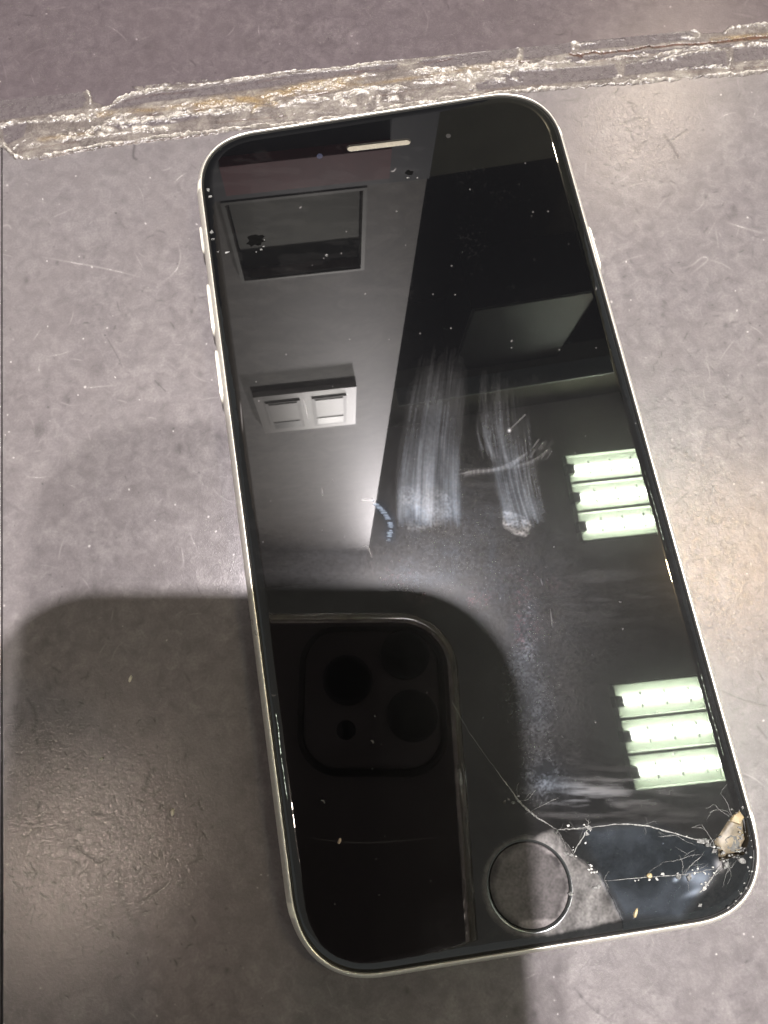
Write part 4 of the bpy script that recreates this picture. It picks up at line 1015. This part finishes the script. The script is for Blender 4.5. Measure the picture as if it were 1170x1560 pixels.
# back wall across the room with a dark opening, a cabinet and a shelf
BYW = 830
zb = lambda u, v: V(u, v, (0, 1, 0), BYW)
m_back = plain('back_wall_paint', (.27, .265, .215), .8, 0, .12, 12)
z_blk0 = zb(740, 256)[2]; z_pan = zb(820, 466)[2]; z_line = zb(770, 566)[2]; x_pan0, x_pan1 = zb(725, 470)[0], zb(912, 458)[0]
mb = MB(); mb.box(-600, 1500, BYW, BYW + 60, -3, z_blk0); mb.box(-600, 1500, BYW, BYW + 60, z_line, CEIL)
mb.box(-600, 130, BYW, BYW + 60, z_blk0, z_line); mb.box(1150, 1500, BYW, BYW + 60, z_blk0, z_line)
BW = mb.build('back_wall', m_back); BW['kind'] = 'structure'
mb = MB(); mb.box(130, 1150, BYW + 290, BYW + 300, z_blk0 - 150, z_line + 150); mb.box(130, 1150, BYW + 60, BYW + 290, z_line + 2, z_line + 12); mb.box(130, 1150, BYW + 60, BYW + 290, z_blk0 - 12, z_blk0 - 2)
mb.box(128, 138, BYW + 62, BYW + 288, z_blk0, z_line); mb.box(1142, 1152, BYW + 62, BYW + 288, z_blk0, z_line)
mb.build('opening_back', plain('black_void', (.004, .004, .004), .9))['kind'] = 'structure'
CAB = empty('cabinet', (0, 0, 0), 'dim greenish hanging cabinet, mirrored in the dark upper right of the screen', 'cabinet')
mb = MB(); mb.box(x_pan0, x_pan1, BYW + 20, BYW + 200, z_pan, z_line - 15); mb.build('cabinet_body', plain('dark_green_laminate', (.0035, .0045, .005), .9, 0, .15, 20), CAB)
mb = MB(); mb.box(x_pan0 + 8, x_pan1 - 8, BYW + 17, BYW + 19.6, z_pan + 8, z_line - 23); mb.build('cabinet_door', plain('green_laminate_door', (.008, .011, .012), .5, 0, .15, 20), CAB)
m_sh = plain('pale_edge', (.42, .46, .44), .4)
xs0, xs1 = zb(604, 584)[0], zb(935, 548)[0]
mb = MB(); mb.box(max(xs0, 132), xs1, BYW - 60, BYW - 1, z_line - 4, z_line + 10); SH = mb.build('shelf', m_sh); tag(SH, 'thin pale shelf edge, mirrored as a bright line across the smears', 'shelf')
z_r = zb(770, 632)[2]
mb = MB(); mb.box(130, 1300, BYW - 25, BYW - 1, z_r - 14, z_r + 14); o = mb.build('cable_duct', plain('dark_duct', (.02, .02, .02), .5)); tag(o, 'dark duct along the top of the back wall, mirrored above the lights', 'duct')
# ceiling
m = NT('ceiling_paint'); f = m.noise(6, 5); m.link(m.ramp(f, [(.3, (.62, .57, .55)), (.7, (.78, .74, .70))]), m.b.inputs['Base Color']); m.set(Roughness=.7)
mb = MB(); mb.box(-3600, 4200, -2200, BYW + 400, CEIL, CEIL + 40)
mb.build('ceiling', m.m)['kind'] = 'structure'
# two tube lights
M_TUBE = emitter('lit_tube', (.95, 1.0, .88), TUBE_L)
M_TUBE_FAR = emitter('lit_tube_dim', (.95, 1.0, .88), TUBE_L * .24)
M_REFL = plain('white_reflector', (.60, .65, .56), .4, 0, .03, 30)
M_LOUV = plain('louvre_metal', (.78, .82, .74), .4)
M_CAP = plain('tube_holder', (.16, .17, .15), .5)
def tube_light(name, ctr, a, b, label, tube=M_TUBE):
    """three tubes along a, louvres across; a,b half-size vectors in plan"""
    T_ = empty(name, (0, 0, 0), label, 'ceiling light', 'tube lights on the ceiling')
    la, lb = np.linalg.norm(a), np.linalg.norm(b); ea, eb = a / la, b / lb
    def f(x, y, z): q = ctr[:2] + ea * x + eb * y; return (q[0], q[1], CEIL - 1 - z)
    def bx_(mb, x0, x1, y0, y1, z0, z1):
        v = [f(x, y, z) for z in (z0, z1) for y in (y0, y1) for x in (x0, x1)]
        mb.add(v, [(0, 2, 3, 1), (4, 5, 7, 6), (0, 1, 5, 4), (1, 3, 7, 5), (3, 2, 6, 7), (2, 0, 4, 6)])
    mb = MB(); bx_(mb, -la, la, -lb, lb, 0, 4); bx_(mb, -la, -la + 3, -lb, lb, 4.2, 42); bx_(mb, la - 3, la, -lb, lb, 4.2, 42); bx_(mb, -la + 3, la - 3, -lb, -lb + 3, 4.2, 42); bx_(mb, -la + 3, la - 3, lb - 3, lb, 4.2, 42)
    mb.build('housing', M_REFL, T_)
    w = 2 * lb / 3
    for k in (-1, 0, 1):
        mb = MB(); R = []
        for x in np.linspace(-la + 26, la - 8, 5): R.append([f(x, k * w + 13 * math.cos(t), 24 + 13 * math.sin(t)) for t in np.linspace(0, 2 * math.pi, 15)[:-1]])
        mb.rings(R, cap0=True, cap1=True); mb.build('tube', tube, T_, 60)
        mb = MB(); bx_(mb, -la - 4, -la + 22, k * w - 17, k * w + 17, 4.5, 50); mb.build('tube_holder', M_CAP, T_)
    for k in (-.5, .5):
        mb = MB(); bx_(mb, -la + 4, la - 4, k * w - 5, k * w + 5, 5, 44); mb.build('divider', M_LOUV, T_)
    for x in (-.45, .08, .6):
        for k in (-1, 0, 1):
            for sg in (-1, 1): mb = MB(); bx_(mb, x * la - 2, x * la + 2, k * w + sg * 18 - 6, k * w + sg * 18 + 6, 36, 46); mb.build('louvre', M_LOUV, T_)
    return T_
tube_light('ceiling_light', np.array([1004, 449.]), np.array([141, -7.]), np.array([-6, -156.]), 'lit three tube ceiling light, upper of the two mirrored at the screen\'s right edge')
tube_light('ceiling_light', np.array([984, -354.]), np.array([150, -7.]), np.array([-5, -164.]), 'lit three tube ceiling light, lower of the two mirrored above the broken corner')
for cx_, cy_ in ((2350, 449), (2350, -354), (-2250, -300)):
    tube_light('ceiling_light', np.array([cx_, cy_ * 1.]), np.array([145, -7.]), np.array([-6, -158.]), {(2350, 449): 'lit ceiling light further right, glinting on the curved right edge of the screen', (2350, -354): 'lit ceiling light further right, glinting on the right rim near the broken corner', (-2250, -300): 'lit ceiling light far to the left, glinting on the curved left edge of the screen'}[(cx_, cy_)], M_TUBE_FAR)
# pendant with the strongest bulb and a weaker one behind it: both are mirrored behind the hand-held phone
def pendant(pos, rad, watts, col, label, tilt=0):
    T_ = empty('pendant_lamp', (0, 0, 0), label, 'lamp')
    mb = MB(); mb.rings([circle(pos[0], pos[1], r_, 32, pos[2] + z) for r_, z in ((rad * 2.2, -8), (rad * 2.1, 20), (rad, 70), (8, 90), (6, 110))], cap1=True); mb.build('lamp_shade', plain('lamp_shade_enamel', (.3, .3, .3), .4), T_, 60)
    mb = MB(); mb.rings([circle(pos[0], pos[1], 3, 8, pos[2] + 109), circle(pos[0], pos[1], 3, 8, CEIL - 1)]); mb.build('cord', M_DARK, T_)
    L = bpy.data.lights.new('bulb', 'AREA'); L.shape = 'DISK'; L.size = rad * 2 * MM; L.energy = watts; L.color = col; L.spread = math.radians(84)
    o = bpy.data.objects.new('bulb', L); scene.collection.objects.link(o); o.location = Vector(pos) * MM; o.parent = T_; o.rotation_euler = (math.radians(tilt), 0, 0)
pendant(MAIN_POS, 27, MAIN_W, (1.0, .94, .95), 'shaded pendant lamp over the table that throws the sharp shadow', -16)
pendant(LOW_POS, 27, LOW_W, (1.0, .95, .9), 'weaker shaded pendant lamp over the front of the table')
# three small warm spots that glint on the table
def spot(pos, rad, strength, label, col=(1.0, .85, .64)):
    T_ = empty('spotlight', (0, 0, 0), label, 'spotlight')
    mb = MB(); mb.rings([circle(pos[0], pos[1], r_, 28, pos[2] + z) for r_, z in ((rad, 2), (rad * 1.25, 0), (rad * 1.3, 10), (rad * 1.3, 40))], cap1=True); mb.build('spot_housing', M_CAP, T_, 50)
    mb = MB(); mb.rings([circle(pos[0], pos[1], r_, 28, pos[2] + 3) for r_ in (rad * .98, rad * .4)], cap1=True)
    mb.v = mb.v; o = mb.build('spot_lens', emitter('warm_lamp', col, strength), T_)
    return T_
spot((1288, 159, 2555), 42, SPOT_L * .8, 'warm ceiling spot glinting on the table right of the phone', (1.0, .72, .38))
spot((600, 770, 950), 20, SPOT_L * .55, 'warm lamp low on the back wall glinting beside the seam')
spot((-1002, -459, 2555), 42, SPOT_L * .5, 'warm ceiling spot glinting on the scuffed table at lower left', (1.0, .82, .68))
